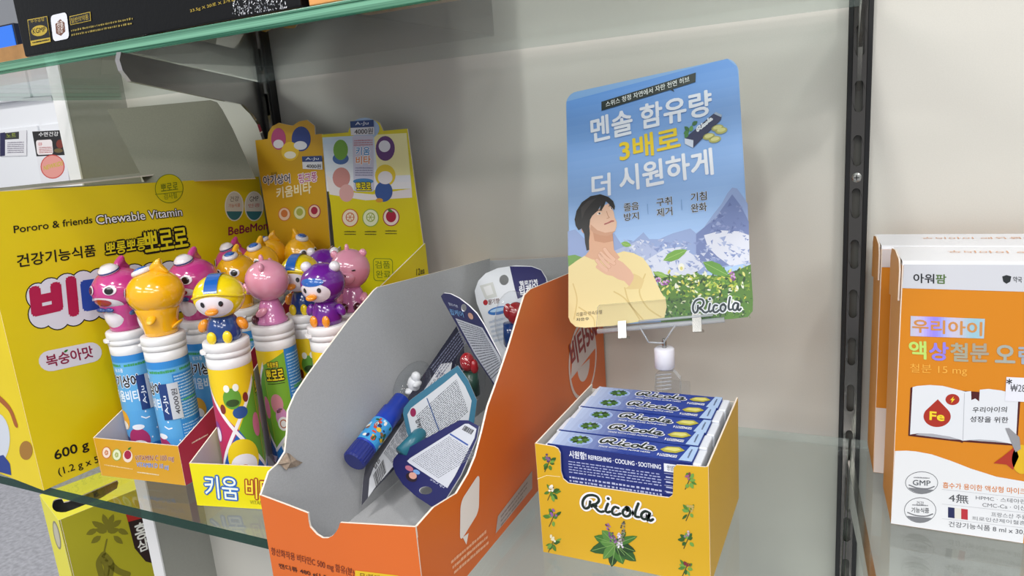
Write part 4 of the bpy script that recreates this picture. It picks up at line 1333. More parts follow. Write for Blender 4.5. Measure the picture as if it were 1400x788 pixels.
def card(name, label, a, b, c, pts, m, group=GC, hole=None, t=.0008, inner=None):
    pl = Plane.through(a, b, c)
    o = sheet(name, pl, pts, t, [m, inner or cw, cw], None, px=True, hole=hole)
    return pl, o

def packed(label, a, b, c, pts, m, hole=None, t=.0008, loc=None):
    pl = Plane.through(a, b, c)
    ctr = pl.pt(*pl.px(sum(p[0] for p in pts) / len(pts), sum(p[1] for p in pts) / len(pts)))
    th = thing('lip_balm_pack', label, 'lip balm', ctr, group=GC)
    o = sheet('backing_card', pl, pts, t, [m, cw, cw], th, px=True, hole=hole)
    return th, pl, o

# light blue card standing at the back
def circ(cx, cy, rx, ry=None, n=16):
    return [(cx + rx * math.cos(2 * math.pi * k / n), cy + (ry or rx) * math.sin(2 * math.pi * k / n)) for k in range(n)]
th, pl, o = packed('white and navy hanging card with a punched hole, standing at the back of the carton', at(650, 404, Y=.655), at(745, 376, Y=.665), at(690, 484, Y=.62),
                   [(684, 490), (668, 455), (652, 415), (649, 398), (654, 384), (664, 374), (680, 367), (705, 363), (727, 364), (740, 369), (747, 380), (752, 400), (765, 480), (740, 520)], whc, hole=circ(689, 383, 6.5, 7.2))
pr = Print(pl)
pr.poly([(697, 364.5), (727, 365), (740, 370), (746.5, 381), (748, 392), (708, 409), (704, 395)], '#211f5c', 1)
pr.text('헬로카봇', (711, 391), (736, 388), (710, 385), '#eef0f6', 3, .02); pr.text('립케어', (711, 404), (736, 399), (710, 392), '#f2f4fa', 3, .02)
pr.poly([(656, 391), (674, 386), (680, 406), (664, 410)], '#c9cbc8', 1); pr.poly([(661, 393), (671, 390), (675, 402), (666, 405)], '#dedfe0', 2)
pr.ell(664, 414, 3.2, 3.8, '#a8202a', 2); pr.text('딸기향', (668, 417), (683, 415), (668, 410), '#4a2a2a', 3, .02, .1, '#e8e6ea')
pr.ell(682, 425, 15, 5.5, '#2f6fb8', 2, -12); pr.ell(682, 424, 12, 2.5, '#a9c9e6', 3, -12)
pr.micro((668, 438), (690, 432), (676, 470), 5, '#b9c4d4', 2)
pr.build('printed_graphics', o)
bc = pl.pt(*pl.px(707, 445), h=.006)
add('blister', ellipsoid(bc, (.020, .020, .034), None, 24, 16), bubble, th, smooth=True)
add('toy_cap', join(ellipsoid(bc + Vector((0.002, .002, .010)), (.010, .010, .012)), ellipsoid(bc + Vector((-.004, -.004, .014)), (.005, .005, .008))), redm, th, smooth=True)
add('balm_tube', tube([bc + Vector((-.004, 0, .0)), bc + Vector((-.006, 0, -.024))], .008, 16), navym, th, smooth=True)

# slim card leaning from upper left to the right wall
th, pl, o = packed('navy topped card with dense small print, leaning across in front of the back card', at(604, 405, X=-.330), at(683, 484, X=-.266), at(672, 521, X=-.292),
                   [(672, 521), (648, 486), (622, 440), (606, 412), (603, 405), (607, 401), (616, 402), (628, 408), (641, 418), (652, 429), (661, 443), (684, 487), (690, 510), (682, 540)], navyc, hole=circ(634, 421, 3.6, 5.2))
pr = Print(pl)
pr.poly([(623, 435), (660, 448), (684, 488), (688, 508), (680, 530), (672, 518), (649, 483)], '#c9ccd4', 1)
for k in range(22):
    a = k / 21
    p0 = (625 + 46 * a, 437 + 80 * a); p1 = (659 + 28 * a, 449 + 52 * a)
    pr.micro(p0, p1, (p0[0] + 1.2, p0[1] + 2.6), 1, '#5b5f6c', 2, .55, (.04, .12), k)
pr.text('헬로카봇', (614, 417), (627, 421), (613, 413), '#cfd6ea', 2); pr.text('립케어', (617, 430), (635, 434), (615, 422), '#6fa0d0', 2, .02); pr.ell(644, 432, 3, 5, '#c99a86', 2, -30)
pr.build('printed_graphics', o)
b0_ = at(643, 512, X=-.325)
add('blister', ellipsoid(b0_, (.014, .016, .027), None, 24, 16), bubble, th, smooth=True)
add('toy_cap', join(ellipsoid(b0_ + Vector((-.002, 0, .012)), (.007, .007, .009)), ellipsoid(b0_ + Vector((.005, 0, .008)), (.004, .004, .007))), redm, th, smooth=True)
add('balm_tube', tube([b0_ + Vector((0, 0, .002)), b0_ + Vector((0, 0, -.020))], .0075, 16), mat('dark_green_plastic', '#27463a', .3), th, smooth=True)

# long card standing on edge beside the blue balm
A3, B3, C3 = at(494, 692, X=-.372), at(505, 624, X=-.378), at(625, 446, X=-.352)
th, pl, o = packed('long narrow navy card with a barcode, standing on edge with a blue balm behind it', A3, B3, C3,
                   [(494, 692), (496, 660), (500, 636), (507, 620), (560, 540), (624, 446), (634, 470), (636, 500), (600, 560), (566, 610), (536, 645), (510, 672)], dkc)
pr = Print(pl)
pr.poly([(503, 681), (505, 655), (512, 636), (562, 560), (603, 498), (618, 496), (610, 540), (572, 604), (536, 640), (512, 668)], '#c6c8ce', 1)
pr.micro((524, 620), (602, 505), (536, 634), 9, '#4c4f5c', 2, .5, (.02, .06), 9)
pr.micro((588, 502), (628, 450), (600, 520), 6, '#6b6e86', 2, .45, (.03, .08), 31)
pr.barcode((510, 650), (524, 628), (514, 668), 26, '#16161c'); pr.ell(519, 617, 3, 5, '#20202a', 4, 30); pr.text('립밤', (513, 643), (520, 630), (509, 636), '#23232c', 4, .02)
pr.build('printed_graphics', o)
axis0, axis1 = at(483, 632, X=-.3705), at(549, 547, X=-.3680)
dax = (axis1 - axis0).normalized(); L = (axis1 - axis0).length
Rq = .0102
def along(prof, n=28):
    v, f = lathe(prof, n)
    q = Vector((0, 0, 1)).rotation_difference(dax).to_matrix()
    return [axis0 + q @ Vector(p) for p in v], f
cap_ = mat('navy_balm_cap', '#26307c', .3)
v, f = lathe([(.0001, 0), (Rq * .86, 0), (Rq, .0015), (Rq, .016), (Rq * .97, .0165)], 48)
v = [Vector((p[0] * (1 - .03 * (i % 2)), p[1] * (1 - .03 * (i % 2)), p[2])) for i, p in enumerate(v)]
qm = Vector((0, 0, 1)).rotation_difference(dax).to_matrix()
bt = add('balm_tube', along([(Rq * .94, .0160), (Rq * .94, .060), (Rq * .80, .061), (Rq * .80, L), (Rq * .5, L + .002), (.0001, L + .002)]), mat('bright_blue_plastic', '#1f3fb0', .25), th, smooth=True)
add('ribbed_cap', ([axis0 + qm @ p for p in v], f), cap_, bt)
lb = Print(None, px=False, base=.0004)
lb.poly([(-.04, .0185), (.04, .0185), (.04, .044), (-.04, .044)], '#3f9ad6', 0)
rn = random.Random(11)
for k in range(110):
    lb.ell(rn.uniform(-.038, .038), rn.uniform(.022, .042), rn.uniform(.001, .0024), rn.uniform(.001, .0026), rn.choice(['#e9e6df', '#c8412f', '#e2b52c', '#2a5a33', '#1d2f6a', '#8a5a33', '#bfe0f4']), 1 + k * .01, n=7)
lo_ = lb.build('printed_sleeve', bt, INK, bend=Rq * .94)
inv = WM[bt].inverted()
for vv in lo_.data.vertices:
    vv.co = inv @ (axis0 + qm @ vv.co)
e1 = axis1 + dax * .012
add('blister', ellipsoid(e1 + dax * .008 + Vector((0, 0, .002)), (.0135, .016, .026), Vector((0, 0, 1)).rotation_difference(dax), 24, 16), bubble, th, smooth=True)
wt = e1 + dax * .010
add('toy_cap', join(ellipsoid(wt, (.006, .006, .008)), ellipsoid(wt + Vector((.003, 0, .007)), (.0045, .0045, .005)), ellipsoid(wt + Vector((-.003, -.003, -.006)), (.004, .006, .003)), ellipsoid(wt + Vector((.005, -.002, .001)), (.003, .006, .003))), white_p, th, smooth=True)

# teal bordered card
th, pl, o = packed('teal bordered card with small print on white, half under the other cards', at(552, 560, X=-.352), at(662, 545, X=-.285), at(566, 615, X=-.345),
                   [(565, 618), (556, 590), (551, 566), (552, 558), (560, 548), (607, 513), (626, 500), (640, 520), (652, 548), (648, 580), (632, 600), (600, 625)], tealc)
pr = Print(pl)
pr.poly([(569, 616), (562, 590), (557, 567), (562, 558), (607, 524), (624, 510), (636, 528), (645, 548), (640, 580), (600, 615)], '#c5c9cf', 1)
pr.micro((569, 568), (624, 518), (586, 612), 20, '#50545e', 2, .5, (.02, .06), 12); pr.line([(584, 545), (601, 590)], .0009, '#2c4a80', 3)
pr.ell(565, 564, 4, 6, '#8a1c4a', 3); pr.text('립케어', (568, 575), (572, 590), (574, 572), '#202028', 4, .02)
pr.build('printed_graphics', o)
tc_ = at(549, 620, X=-.346)
add('balm_tube', tube([tc_, tc_ + Vector((.008, .03, .012))], .0062, 24), mat('teal_plastic', '#2a6a7c', .3), th, smooth=True)

# navy card lying in front
th, pl, o = packed('navy card lying face up in front, with a white text panel, hole and barcode', at(593, 694, X=-.290), at(655, 572, X=-.268), at(538, 640, X=-.352),
                   [(593, 695), (570, 680), (551, 663), (541, 648), (537, 636), (538, 628), (545, 620), (600, 590), (628, 575), (640, 575), (655, 583), (652, 600), (630, 650), (605, 690)], navyc, hole=circ(582, 671, 9, 5.5))
pr = Print(pl)
pr.poly([(557, 631), (561, 627), (636, 580), (641, 580), (652, 587), (649, 600), (622, 652), (612, 668), (560, 634)], '#c9ccd6', 1)
pr.micro((563, 630), (614, 597), (600, 655), 18, '#777b86', 2, .45, (.02, .06), 6)
pr.line([(616, 594), (640, 609)], .0012, '#3a56a0', 3); pr.barcode((636, 582), (649, 589), (632, 588), 20, '#16161c')
pr.text('Lip Care', (607, 669), (588, 658), (609, 665), '#c3c8e0', 3); pr.ell(563, 653, 8, 6, '#2a1c22', 2, 25); pr.ell(565, 651, 5.5, 4.5, '#cf9a8c', 3, 25); pr.ell(560, 641, 6, 3.4, '#b06a80', 2, 25); pr.ell(570, 646, 5, 3, '#6f9ad0', 2, 25)
pr.build('printed_graphics', o)

# ------------------------------------------------------------------ herb sweet display box
ry = mat('golden_board', '#cfa31e', .4, vary=.02, scale=8); rin = mat('pale_inside', '#cfccc6', .7)
X0, X1, Y0r, Y1r, hr = -.2125, -.0880, .4432, .5665, .0892
ZR = 1.0804
rb = thing('sweet_display_box', 'golden yellow box of blue herb sweet packs at the glass shelf front', 'display box', ((X0 + X1) / 2, Y0r, ZR))
M3 = [ry, rin, rimw]
fp = Plane((X0, Y0r, ZR), (1, 0, 0), (0, 0, 1)); W = X1 - X0
notch = [(964, 639), (925, 636), (921, 640), (920, 674), (919, 678), (914, 681), (777, 661), (770, 655), (767, 645), (766, 620), (763, 614), (758, 611)]
front = sheet('front_panel', fp, [(0, 0), (W, 0), (W, hr)] + [fp.px(*p) for p in notch] + [(0, hr)], .0010, M3, rb)
rp = Plane((X1, Y0r, ZR), (0, 1, 0), (0, 0, 1)); D = Y1r - Y0r
sheet('right_panel', rp, [(0, 0), (D, 0), (D, hr), (0, hr)], .0010, M3, rb)
sheet('left_panel', Plane((X0, Y1r, ZR), (0, -1, 0), (0, 0, 1)), [(0, 0), (D, 0), (D, hr), (0, hr)], .0010, M3, rb)
sheet('back_panel', Plane((X1, Y1r, ZR), (-1, 0, 0), (0, 0, 1)), [(0, 0), (W, 0), (W, hr - .004), (0, hr - .004)], .0010, M3, rb)
add('bottom', box((X0 + .0011, Y0r + .0011, ZR), (X1 - .0011, Y1r - .0011, ZR + .001)), rin, rb)
ink = '#16261c'
pr = Print(fp)
pr.script((796.3, 698.6), (893, 714.3), (796.3, 672.9), ink, '#e9e9ee', 4, .038, .090)
G = ('#3f6f2a', '#2c5524', '#55843c', '#1f3f1c')
for k, (a, l, w) in enumerate([(200, 26, 13), (165, 30, 15), (225, 22, 13), (100, 26, 14), (70, 24, 15), (40, 30, 15), (130, 22, 12), (20, 24, 11), (-20, 26, 9), (-50, 18, 8), (190, 18, 11), (50, 18, 12)]):
    pr.leaf(842, 744, l * 1.22, w * 1.15, math.radians(a), G[k % 4], 2 + k * .15)
    pr.line([(842, 744), (842 + l * 1.1 * math.cos(math.radians(a)), 744 + l * 1.1 * math.sin(math.radians(a)))], .0004, '#7fa45c', 4.2)
rn = random.Random(4)
for bx_, by_, tx_, ty_, cols in ((840, 742, 829, 713, ('#7a4a80', '#9a6aa0', '#5c3468')), (849, 742, 853, 713, ('#6a6458', '#88826e', '#4a4a3c')), (848, 748, 846, 728, ('#e6e2ea', '#cfc6d4', '#b7a9bf'))):
    for k in range(34):
        t = rn.random(); w = 4.2 * (1 - .6 * t)
        pr.ell(bx_ + (tx_ - bx_) * t + rn.uniform(-w, w), by_ + (ty_ - by_) * t + rn.uniform(-1, 1), 1.3, 1.3, rn.choice(cols), 5 + k * .02, n=6)
for k, (cx, cy, fl) in enumerate([(750, 633, ('#7a5a86', '#54406a')), (754, 672, ('#e6e3d8', '#d2cdbc', '#f0eee6')), (756, 708, ('#8a5a9a',)), (755, 743, ('#e0dcc0',)), (942, 657, ('#9a5a80', '#6e3a4c')), (943, 700, ('#b9a05a',)), (940, 738, ('#8a7a86', '#c2b4bc')), (938, 776, ('#7a2a34',))]):
    pr.sprig(cx, cy, 14, k + 20, flower=fl, n=8 if k != 1 else 11)
    pr.line([(cx - 5, cy + 12), (cx + 3, cy - 6)], .0006, '#4a4a22', 1.5)
pr.line([(735, 655), (748, 650), (766, 652)], .0004, '#efe3b0', 1)
pr.build('printed_graphics', front)

# packs
PH, PL, PD = .0875, .1125, .0232
pkblue = mat('pack_blue_board', '#1f45a8', .3); pkw = mat('pack_white_board', '#dfe4ee', .35)
pack = thing('sweet_pack', 'x', 'sweet pack', group='blue sweet packs in the golden box')
add('carton', box((-PL / 2 + .002, 0, 0), (PL / 2 - .006, PD - .0006, PH), .0006), pkblue, pack, world=False)
add('end_cap', box((PL / 2 - .0058, .0004, .002), (PL / 2, PD - .001, PH - .0008), .001), pkw, pack, world=False)
add('end_cap', box((-PL / 2, .0004, .002), (-PL / 2 + .0018, PD - .001, PH - .0008), .0006), pkw, pack, world=False)
tpn = Plane((-PL / 2 + .002, 0, PH), (1, 0, 0), (0, 1, 0)); LW = PL - .008; LD = PD - .0006
pt_ = Print(tpn, px=False)
def bl(a, b):
    t = min(1, max(0, (a - .02 + .05 * b) / .55))
    c0, c1 = (.50, .62, .86), (.012, .045, .30)
    return tuple(c0[i] * (1 - t) ** 1.4 + c1[i] * (1 - (1 - t) ** 1.4) for i in range(3))
pt_.grid((0, 0), (LW, 0), (LW, LD), (0, LD), 24, 1, bl, 0)
pt_.ell(LW * .20, LD * .52, .0095, .0078, '#a9bfe6', 1); pt_.ell(LW * .20, LD * .52, .0086, .0068, '#8fabe0', 2)
for k in range(13):
    a = k * 2.4
    pt_.leaf(LW * .20 + .0015 * math.cos(a), LD * .52 + .001 * math.sin(a), .0062, .0034, a, G[k % 4], 3 + k * .1)
pt_.script((LW * .345, LD * .40), (LW * .735, LD * .40), (LW * .345, LD * .93), '#10231c', '#dfe3ee', 6, .044, .092)
pt_.text('MADE WITH SWISS ALPINE HERBS', (LW * .36, LD * .20), (LW * .715, LD * .20), (LW * .36, LD * .30), '#e2e6f2', 5, .015)
pt_.text('9 LOZENGES', (LW * .765, LD * .12), (LW * .895, LD * .12), (LW * .765, LD * .29), '#e9ecf4', 5, .02)
pt_.poly([(LW * .765, LD * .55), (LW * .80, LD * .80), (LW * .88, LD * .86), (LW * .925, LD * .66), (LW * .875, LD * .42), (LW * .80, LD * .42)], '#b0a838', 5)
pt_.poly([(LW * .785, LD * .58), (LW * .81, LD * .74), (LW * .875, LD * .78), (LW * .90, LD * .66), (LW * .865, LD * .52)], '#d8d27a', 6)
pt_.poly([(LW * .915, 0), (LW, 0), (LW, LD), (LW * .945, LD)], '#a9c4e8', 6); pt_.micro((LW * .955, LD * .2), (LW * .955, LD * .8), (LW * .975, LD * .2), 1, '#5a6a8a', 7, .6, (.08, .12))
pt_.poly([(0, 0), (LW * .03, 0), (LW * .015, LD), (0, LD)], '#d9dfec', 3)
cart = KIDS[pack][0]
o = pt_.build('printed_top', cart, INK)
fpn = Plane((-PL / 2 + .002, 0, 0), (1, 0, 0), (0, 0, 1))
pn = Print(fpn, px=False)
pn.poly([(0, 0), (LW, 0), (LW, PH), (0, PH)], '#17266e', 0)
pn.text('시원함!', (LW * .16, PH - .0085), (LW * .285, PH - .0085), (LW * .16, PH - .0028), '#e2e6f2', 3, .02)
pn.text('REFRESHING · COOLING · SOOTHING', (LW * .30, PH - .0078), (LW * .80, PH - .0078), (LW * .30, PH - .0045), '#e2e6f2', 3, .015)
pn.micro((LW * .15, PH - .0105), (LW * .80, PH - .0105), (LW * .15, PH - .021), 5, '#9fa6cc', 3, .45, (.02, .05), 2)
pn.micro((LW * .15, PH - .0225), (LW * .80, PH - .0225), (LW * .15, PH - .040), 6, '#aeb4d4', 3, .55, (.015, .04), 3)
pn.poly([(LW * .82, PH - .009), (LW, PH - .009), (LW, PH - .003), (LW * .82, PH - .003)], '#dfe2ea', 2); pn.text('영양정보', (LW * .84, PH - .0078), (LW * .92, PH - .0078), (LW * .84, PH - .0040), '#33343c', 4)
pn.micro((LW * .83, PH - .011), (LW * .98, PH - .011), (LW * .83, PH - .030), 5, '#b9bfdc', 3, .3, (.1, .3), 5)
for k in range(5):
    pn.poly([(LW * .82, PH - .0105 - k * .0045), (LW, PH - .0105 - k * .0045), (LW, PH - .0102 - k * .0045), (LW * .82, PH - .0102 - k * .0045)], '#c9cde0', 2)
o = pn.build('printed_front', cart, INK)
for i in range(5):
    pc_ = pack if i == 0 else copy_tree(pack)
    pc_.matrix_world = Matrix.Translation(((X0 + X1) / 2 - .0006 * (i % 2) + .0006, Y0r + .0030 + i * (PD + .0004), ZR + .0012 + .0006 * (i % 2)))
    pc_['label'] = 'blue sweet pack with script lettering, ' + ['nearest the viewer in its golden box', 'second from the front in the golden box', 'middle one of the five in the golden box', 'fourth from the front in the golden box', 'farthest back, below the clear sign clip'][i]
    pc_['group'] = 'blue sweet packs in the golden box'

# ------------------------------------------------------------------ portrait card in its clear clip
cc = mat('card_face', '#7fa8d8', .35); cb = mat('card_back_white', '#e4e4e6', .5)
BLc, BRc, TLc = Vector((-.2306, .5691, 1.2192)), Vector((-.0763, .5704, 1.2356)), Vector((-.2522, .6514, 1.4209))
pp = Plane.through(BLc, BRc, TLc)
def rc(cx, cy, r, a0, a1):
    return [(cx + r * math.cos(math.radians(a0 + (a1 - a0) * k / 6)), cy - r * math.sin(math.radians(a0 + (a1 - a0) * k / 6))) for k in range(7)]
outl = rc(991, 99, 19, 78, -5)[::1] + rc(1010, 416, 18, 0, -80) + rc(797, 430, 17, 265, 190) + rc(792, 143, 18, 185, 100)
poster = sheet('advert_card', pp, outl, .0007, [cc, cb, cb], None, px=True)
tag(poster, 'tall blue advert card with a man in a yellow sweater, held in a clear clip', 'advert card')
pr = Print(pp, step=.00003)
def sky(a, b):
    t = b
    return (.46 - .36 * t, .64 - .36 * t, .90 - .22 * t)
uo = [pp.px(*p) for p in outl]
from mathutils import geometry as _g
# sky cells kept inside the rounded outline
def inside(q):
    c = False
    for i in range(len(uo)):
        (x1, y1), (x2, y2) = uo[i], uo[i - 1]
        if (y1 > q[1]) != (y2 > q[1]) and q[0] < (x2 - x1) * (q[1] - y1) / (y2 - y1) + x1:
            c = not c
    return c
ys = [q[1] for q in uo]; y0, y1 = min(ys), max(ys)
NB = 26
for k in range(NB):           # horizontal bands clipped to the outline
    a, b = y0 + (y1 - y0) * k / NB, y0 + (y1 - y0) * (k + 1) / NB
    def span(y):
        xs = []
        for i in range(len(uo)):
            (xa_, ya_), (xb_, yb_) = uo[i], uo[i - 1]
            if (ya_ > y) != (yb_ > y): xs.append((xb_ - xa_) * (y - ya_) / (yb_ - ya_) + xa_)
        return (min(xs) + .0004, max(xs) - .0004) if len(xs) >= 2 else None
    sa, sb = span(a + 1e-5), span(b - 1e-5)
    if sa and sb:
        pr.raw([(sa[0], a), (sa[1], a), (sb[1], b), (sb[0], b)], [(0, 1, 2, 3)], sky(0, k / NB), 0)
def z2(pts): return [(760 + x / 3.753, 250 + y / 3.753) for x, y in pts]
def z1(pts): return [(760 + x / 3.94, 70 + y / 3.94) for x, y in pts]
def rnd_(c, r, k): return tuple(max(0, min(1, x + r.uniform(-k, k))) for x in c)
# mountains
pr.poly(z2([(62, 250), (100, 240), (160, 300), (300, 260), (340, 320), (400, 300), (450, 255), (480, 290), (530, 290), (600, 260), (690, 235), (720, 260), (760, 230), (810, 160), (850, 110), (880, 55), (905, 25), (930, 30), (960, 70), (985, 110), (992, 400), (700, 480), (300, 480), (64, 440)]), '#8fa3cf', 2)
pr.poly(z2([(720, 265), (820, 180), (870, 110), (905, 60), (950, 120), (990, 200), (992, 400), (800, 440), (720, 400)]), '#6f80b2', 3)
pr.poly(z2([(760, 270), (850, 245), (940, 250), (992, 270), (994, 410), (900, 430), (830, 380), (780, 330)]), '#d7dbe8', 4)
pr.poly(z2([(460, 400), (560, 340), (640, 330), (720, 380), (760, 430), (700, 480), (480, 480)]), '#cfd5e6', 3.5)
pr.poly(z2([(300, 350), (420, 300), (520, 330), (560, 380), (470, 430), (320, 420)]), '#a9b6d8', 3.2)
rn = random.Random(8)
for k in range(230):
    x, y = rn.uniform(330, 985), rn.uniform(270, 440)
    if x < 720 and y < 290: continue
    l = rn.uniform(8, 36)
    col = rn.choice(['#7f90c0', '#8a9ac6', '#a3b0d4', '#d5dae8', '#c3cbe0', '#97a5cc'])
    pr.poly(z2([(x, y), (x + l, y + rn.uniform(-10, 16)), (x + l * .6, y + rn.uniform(8, 22))]), col, 4.5 + k * .004)
for k in range(40):
    x = rn.uniform(790, 980); y = rn.uniform(80 + abs(x - 905) * .9, 250)
    pr.poly(z2([(x, y), (x + rn.uniform(6, 22), y + rn.uniform(5, 20)), (x - rn.uniform(2, 14), y + rn.uniform(10, 26))]), rn.choice(['#6677aa', '#8290bd', '#93a0c8', '#5c6ca0']), 4.5 + k * .01)
# meadow
pr.poly(z2([(500, 455), (600, 480), (720, 470), (860, 480), (1000, 420), (1012, 600), (1010, 660), (985, 690), (900, 700), (700, 712), (540, 716), (540, 560)]), '#4f7a28', 6)
pr.poly(z2([(62, 375), (100, 370), (140, 385), (66, 440)]), '#6d9c4a', 6)
for k in range(520):
    x = rn.uniform(520, 996); y = rn.uniform(455 + max(0, 40 - abs(x - 980) * .6) * -1, 690)
    if y < 470 and x < 860: y += 25
    a = rn.uniform(0, 6.28); l = rn.uniform(14, 34) / 3.753
    px_, py_ = 760 + x / 3.753, 250 + y / 3.753
    if px_ + l > 1026 or py_ + l > 436 + (1000 - px_) * .06: l *= .4
    pr.leaf(px_, py_, l, l * .42, a, rn.choice(['#7fa02c', '#c6c24a', '#2f5a22', '#4c8030', '#9ab53c', '#1f4420', '#d8d77a', '#66963a', '#e3e6d2'] if y < 600 else ['#2f5a22', '#1f4420', '#4c8030', '#6d9a3a', '#cfd6a8', '#24502a']), 7 + k * .01)
for x, y in ((525, 498), (550, 515), (572, 512), (905, 470), (910, 490)):
    for k in range(8):
        a = rn.uniform(0, 6.28); pr.ell(760 + (x + 9 * math.cos(a)) / 3.753, 250 + (y + 9 * math.sin(a)) / 3.753, 1.5, 1.5, rn.choice(['#a05aa4', '#c9a0cf', '#7a3a80']), 13 + k * .02, n=7)
for x, y, l, w, a, c in ((335, 310, 55, 28, .25, '#7fae4c'), (552, 400, 135, 50, -.42, '#6fa23c'), (755, 408, 150, 62, .48, '#5f9638'), (500, 460, 80, 26, .3, '#86b050')):
    pr.leaf(760 + x / 3.753, 250 + y / 3.753, l / 3.753, w / 3.753, a, c, 13)
    x1_, y1_ = x + l * .95 * math.cos(a), y + l * .95 * math.sin(a)
    pr.line(z2([(x, y), (x1_, y1_)]), .0003, '#a9cc74', 14)
pr.ell(760 + 645 / 3.753, 250 + 435 / 3.753, 4.5, 5.5, '#e9e9dc', 13.5); pr.ell(760 + 645 / 3.753, 250 + 440 / 3.753, 2, 2.5, '#d2cc7a', 14)
# man: jumper, neck, hand, head
swt, sws = '#e9d69a', '#d8bf7c'
pr.poly(z2([(66, 432), (110, 400), (150, 375), (200, 388), (260, 398), (310, 365), (350, 352), (400, 362), (450, 388), (487, 440), (503, 480), (540, 560), (565, 600), (570, 640), (558, 693), (440, 712), (300, 734), (150, 745), (104, 740), (76, 716), (66, 690)]), swt, 16)
for q in ([(300, 560), (360, 600), (430, 700)], [(355, 540), (380, 620), (450, 705)], [(90, 520), (110, 600), (95, 700)], [(460, 470), (430, 560), (470, 640), (540, 690)], [(120, 640), (190, 690), (200, 735)]):
    pr.line(z2(q), .0012, sws, 17, True)
pr.poly(z2([(165, 235), (190, 245), (230, 255), (265, 262), (290, 250), (296, 300), (300, 345), (330, 385), (310, 400), (250, 402), (190, 395), (150, 378), (172, 350)]), '#d9a888', 17)
pr.poly(z2([(190, 245), (230, 255), (265, 262), (292, 250), (296, 300), (250, 310), (200, 300)]), '#c69070', 17.5)
pr.poly(z2([(400, 466), (430, 480), (455, 500), (440, 545), (385, 548), (355, 545), (378, 530)]), '#dfc687', 18)
skin = '#dfb195'
pr.poly(z2([(300, 385), (345, 410), (385, 450), (402, 478), (398, 500), (378, 533), (352, 505), (322, 497), (290, 478), (262, 450), (270, 420)]), skin, 19)
for a_, b_ in (((262, 450), (212, 398)), ((275, 432), (226, 372)), ((300, 415), (232, 362)), ((300, 395), (252, 342))):
    pr.line(z2([a_, ((a_[0] + b_[0]) / 2 - 2, (a_[1] + b_[1]) / 2 + 3), b_]), .0036, '#c98f73', 19.5, True); pr.line(z2([a_, ((a_[0] + b_[0]) / 2 - 2, (a_[1] + b_[1]) / 2 + 3), b_]), .0030, '#e4b89c', 20, True)
pr.line(z2([(300, 470), (262, 462), (216, 432)]), .0034, '#e0b294', 19.8, True)
pr.poly(z2([(172, 232), (176, 190), (192, 160), (215, 142), (245, 120), (270, 108), (286, 128), (298, 150), (303, 178), (314, 203), (313, 225), (306, 248), (288, 266), (264, 274), (228, 270), (194, 258)]), '#e3ba9f', 20)
pr.poly(z2([(194, 258), (228, 270), (264, 274), (288, 266), (306, 248), (290, 252), (255, 258), (215, 245), (180, 215), (178, 240)]), '#cc9a7c', 20.5)
pr.ell(760 + 153 / 3.753, 250 + 246 / 3.753, 5.6, 4.4, '#d49f82', 21, 25)
hairc = '#1d1a1b'
pr.poly(z2([(160, 350), (152, 310), (148, 266), (134, 236), (118, 245), (104, 222), (98, 190), (108, 145), (135, 102), (180, 70), (230, 60), (272, 74), (296, 96), (305, 122), (302, 142), (288, 128), (272, 108), (258, 96), (250, 120), (238, 140), (226, 148), (232, 118), (214, 148), (200, 160), (188, 172), (178, 190), (174, 225), (176, 262), (172, 300), (173, 345)]), hairc, 22)
pr.poly(z2([(130, 130), (165, 95), (210, 80), (180, 110), (150, 150), (135, 190)]), '#3a3434', 22.5)
pr.line(z2([(205, 152), (222, 142), (238, 144)]), .0007, '#33262a', 22, True); pr.line(z2([(274, 122), (288, 116), (298, 122)]), .0006, '#33262a', 22, True)
pr.ell(760 + 224 / 3.753, 250 + 160 / 3.753, 3.1, 1.4, '#f0e4dc', 23, -15); pr.ell(760 + 226 / 3.753, 250 + 159 / 3.753, 1.4, 1.3, '#2a1c1c', 24)
pr.ell(760 + 286 / 3.753, 250 + 134 / 3.753, 2.2, 1.0, '#f0e4dc', 22, -15); pr.ell(760 + 288 / 3.753, 250 + 133 / 3.753, 1.0, .9, '#2a1c1c', 23)
pr.line(z2([(262, 148), (270, 172), (276, 180), (264, 184)]), .0006, '#bd8468', 22, True)
pr.line(z2([(252, 214), (272, 206), (286, 198), (298, 198)]), .0012, '#b5605a', 22, True); pr.line(z2([(254, 214), (274, 208), (297, 199)]), .0003, '#6a2c2c', 23, True)
# lettering
def T(s, a, b, c, col, off=.02, ly=26, f=z1, grow=0, gc=None):
    q = f([a, b, c]); pr.text(s, q[0], q[1], q[2], col, ly, off, grow, gc)
pr.poly(z1([(247, 275), (755, 118), (753, 168), (632, 206), (640, 222), (618, 210), (248, 323)]), '#12211c', 24)
T('스위스 청정 자연에서 자란 천연 허브', (272, 304), (722, 166), (270, 275), '#e6ebe9', .006)
T('멘솔', (196, 495), (416, 443), (189, 368), '#e3e8f2', .026); T('함유량', (460, 424), (842, 342), (455, 296), '#e3e8f2', .026)
T('3배로', (350, 600), (672, 528), (343, 482), '#e6c81c', .026)
T('더', (198, 788), (296, 776), (196, 672), '#e9edf4', .026); T('시원하게', (350, 762), (850, 664), (342, 630), '#e9edf4', .026)
for s, a, b, c in (('졸음', (352, 148), (428, 138), (350, 110)), ('방지', (353, 198), (428, 189), (351, 160)), ('구취', (520, 124), (598, 113), (517, 84)), ('제거', (521, 178), (600, 167), (518, 136)), ('기침', (695, 98), (776, 88), (693, 56)), ('완화', (697, 155), (777, 145), (694, 112))):
    T(s, a, b, c, '#181c20', .018, f=z2, grow=.035, gc='#dfe6f0')
pr.line(z2([(472, 112), (475, 163)]), .0003, '#5d86ba', 26); pr.line(z2([(645, 88), (648, 140)]), .0003, '#5d86ba', 26)
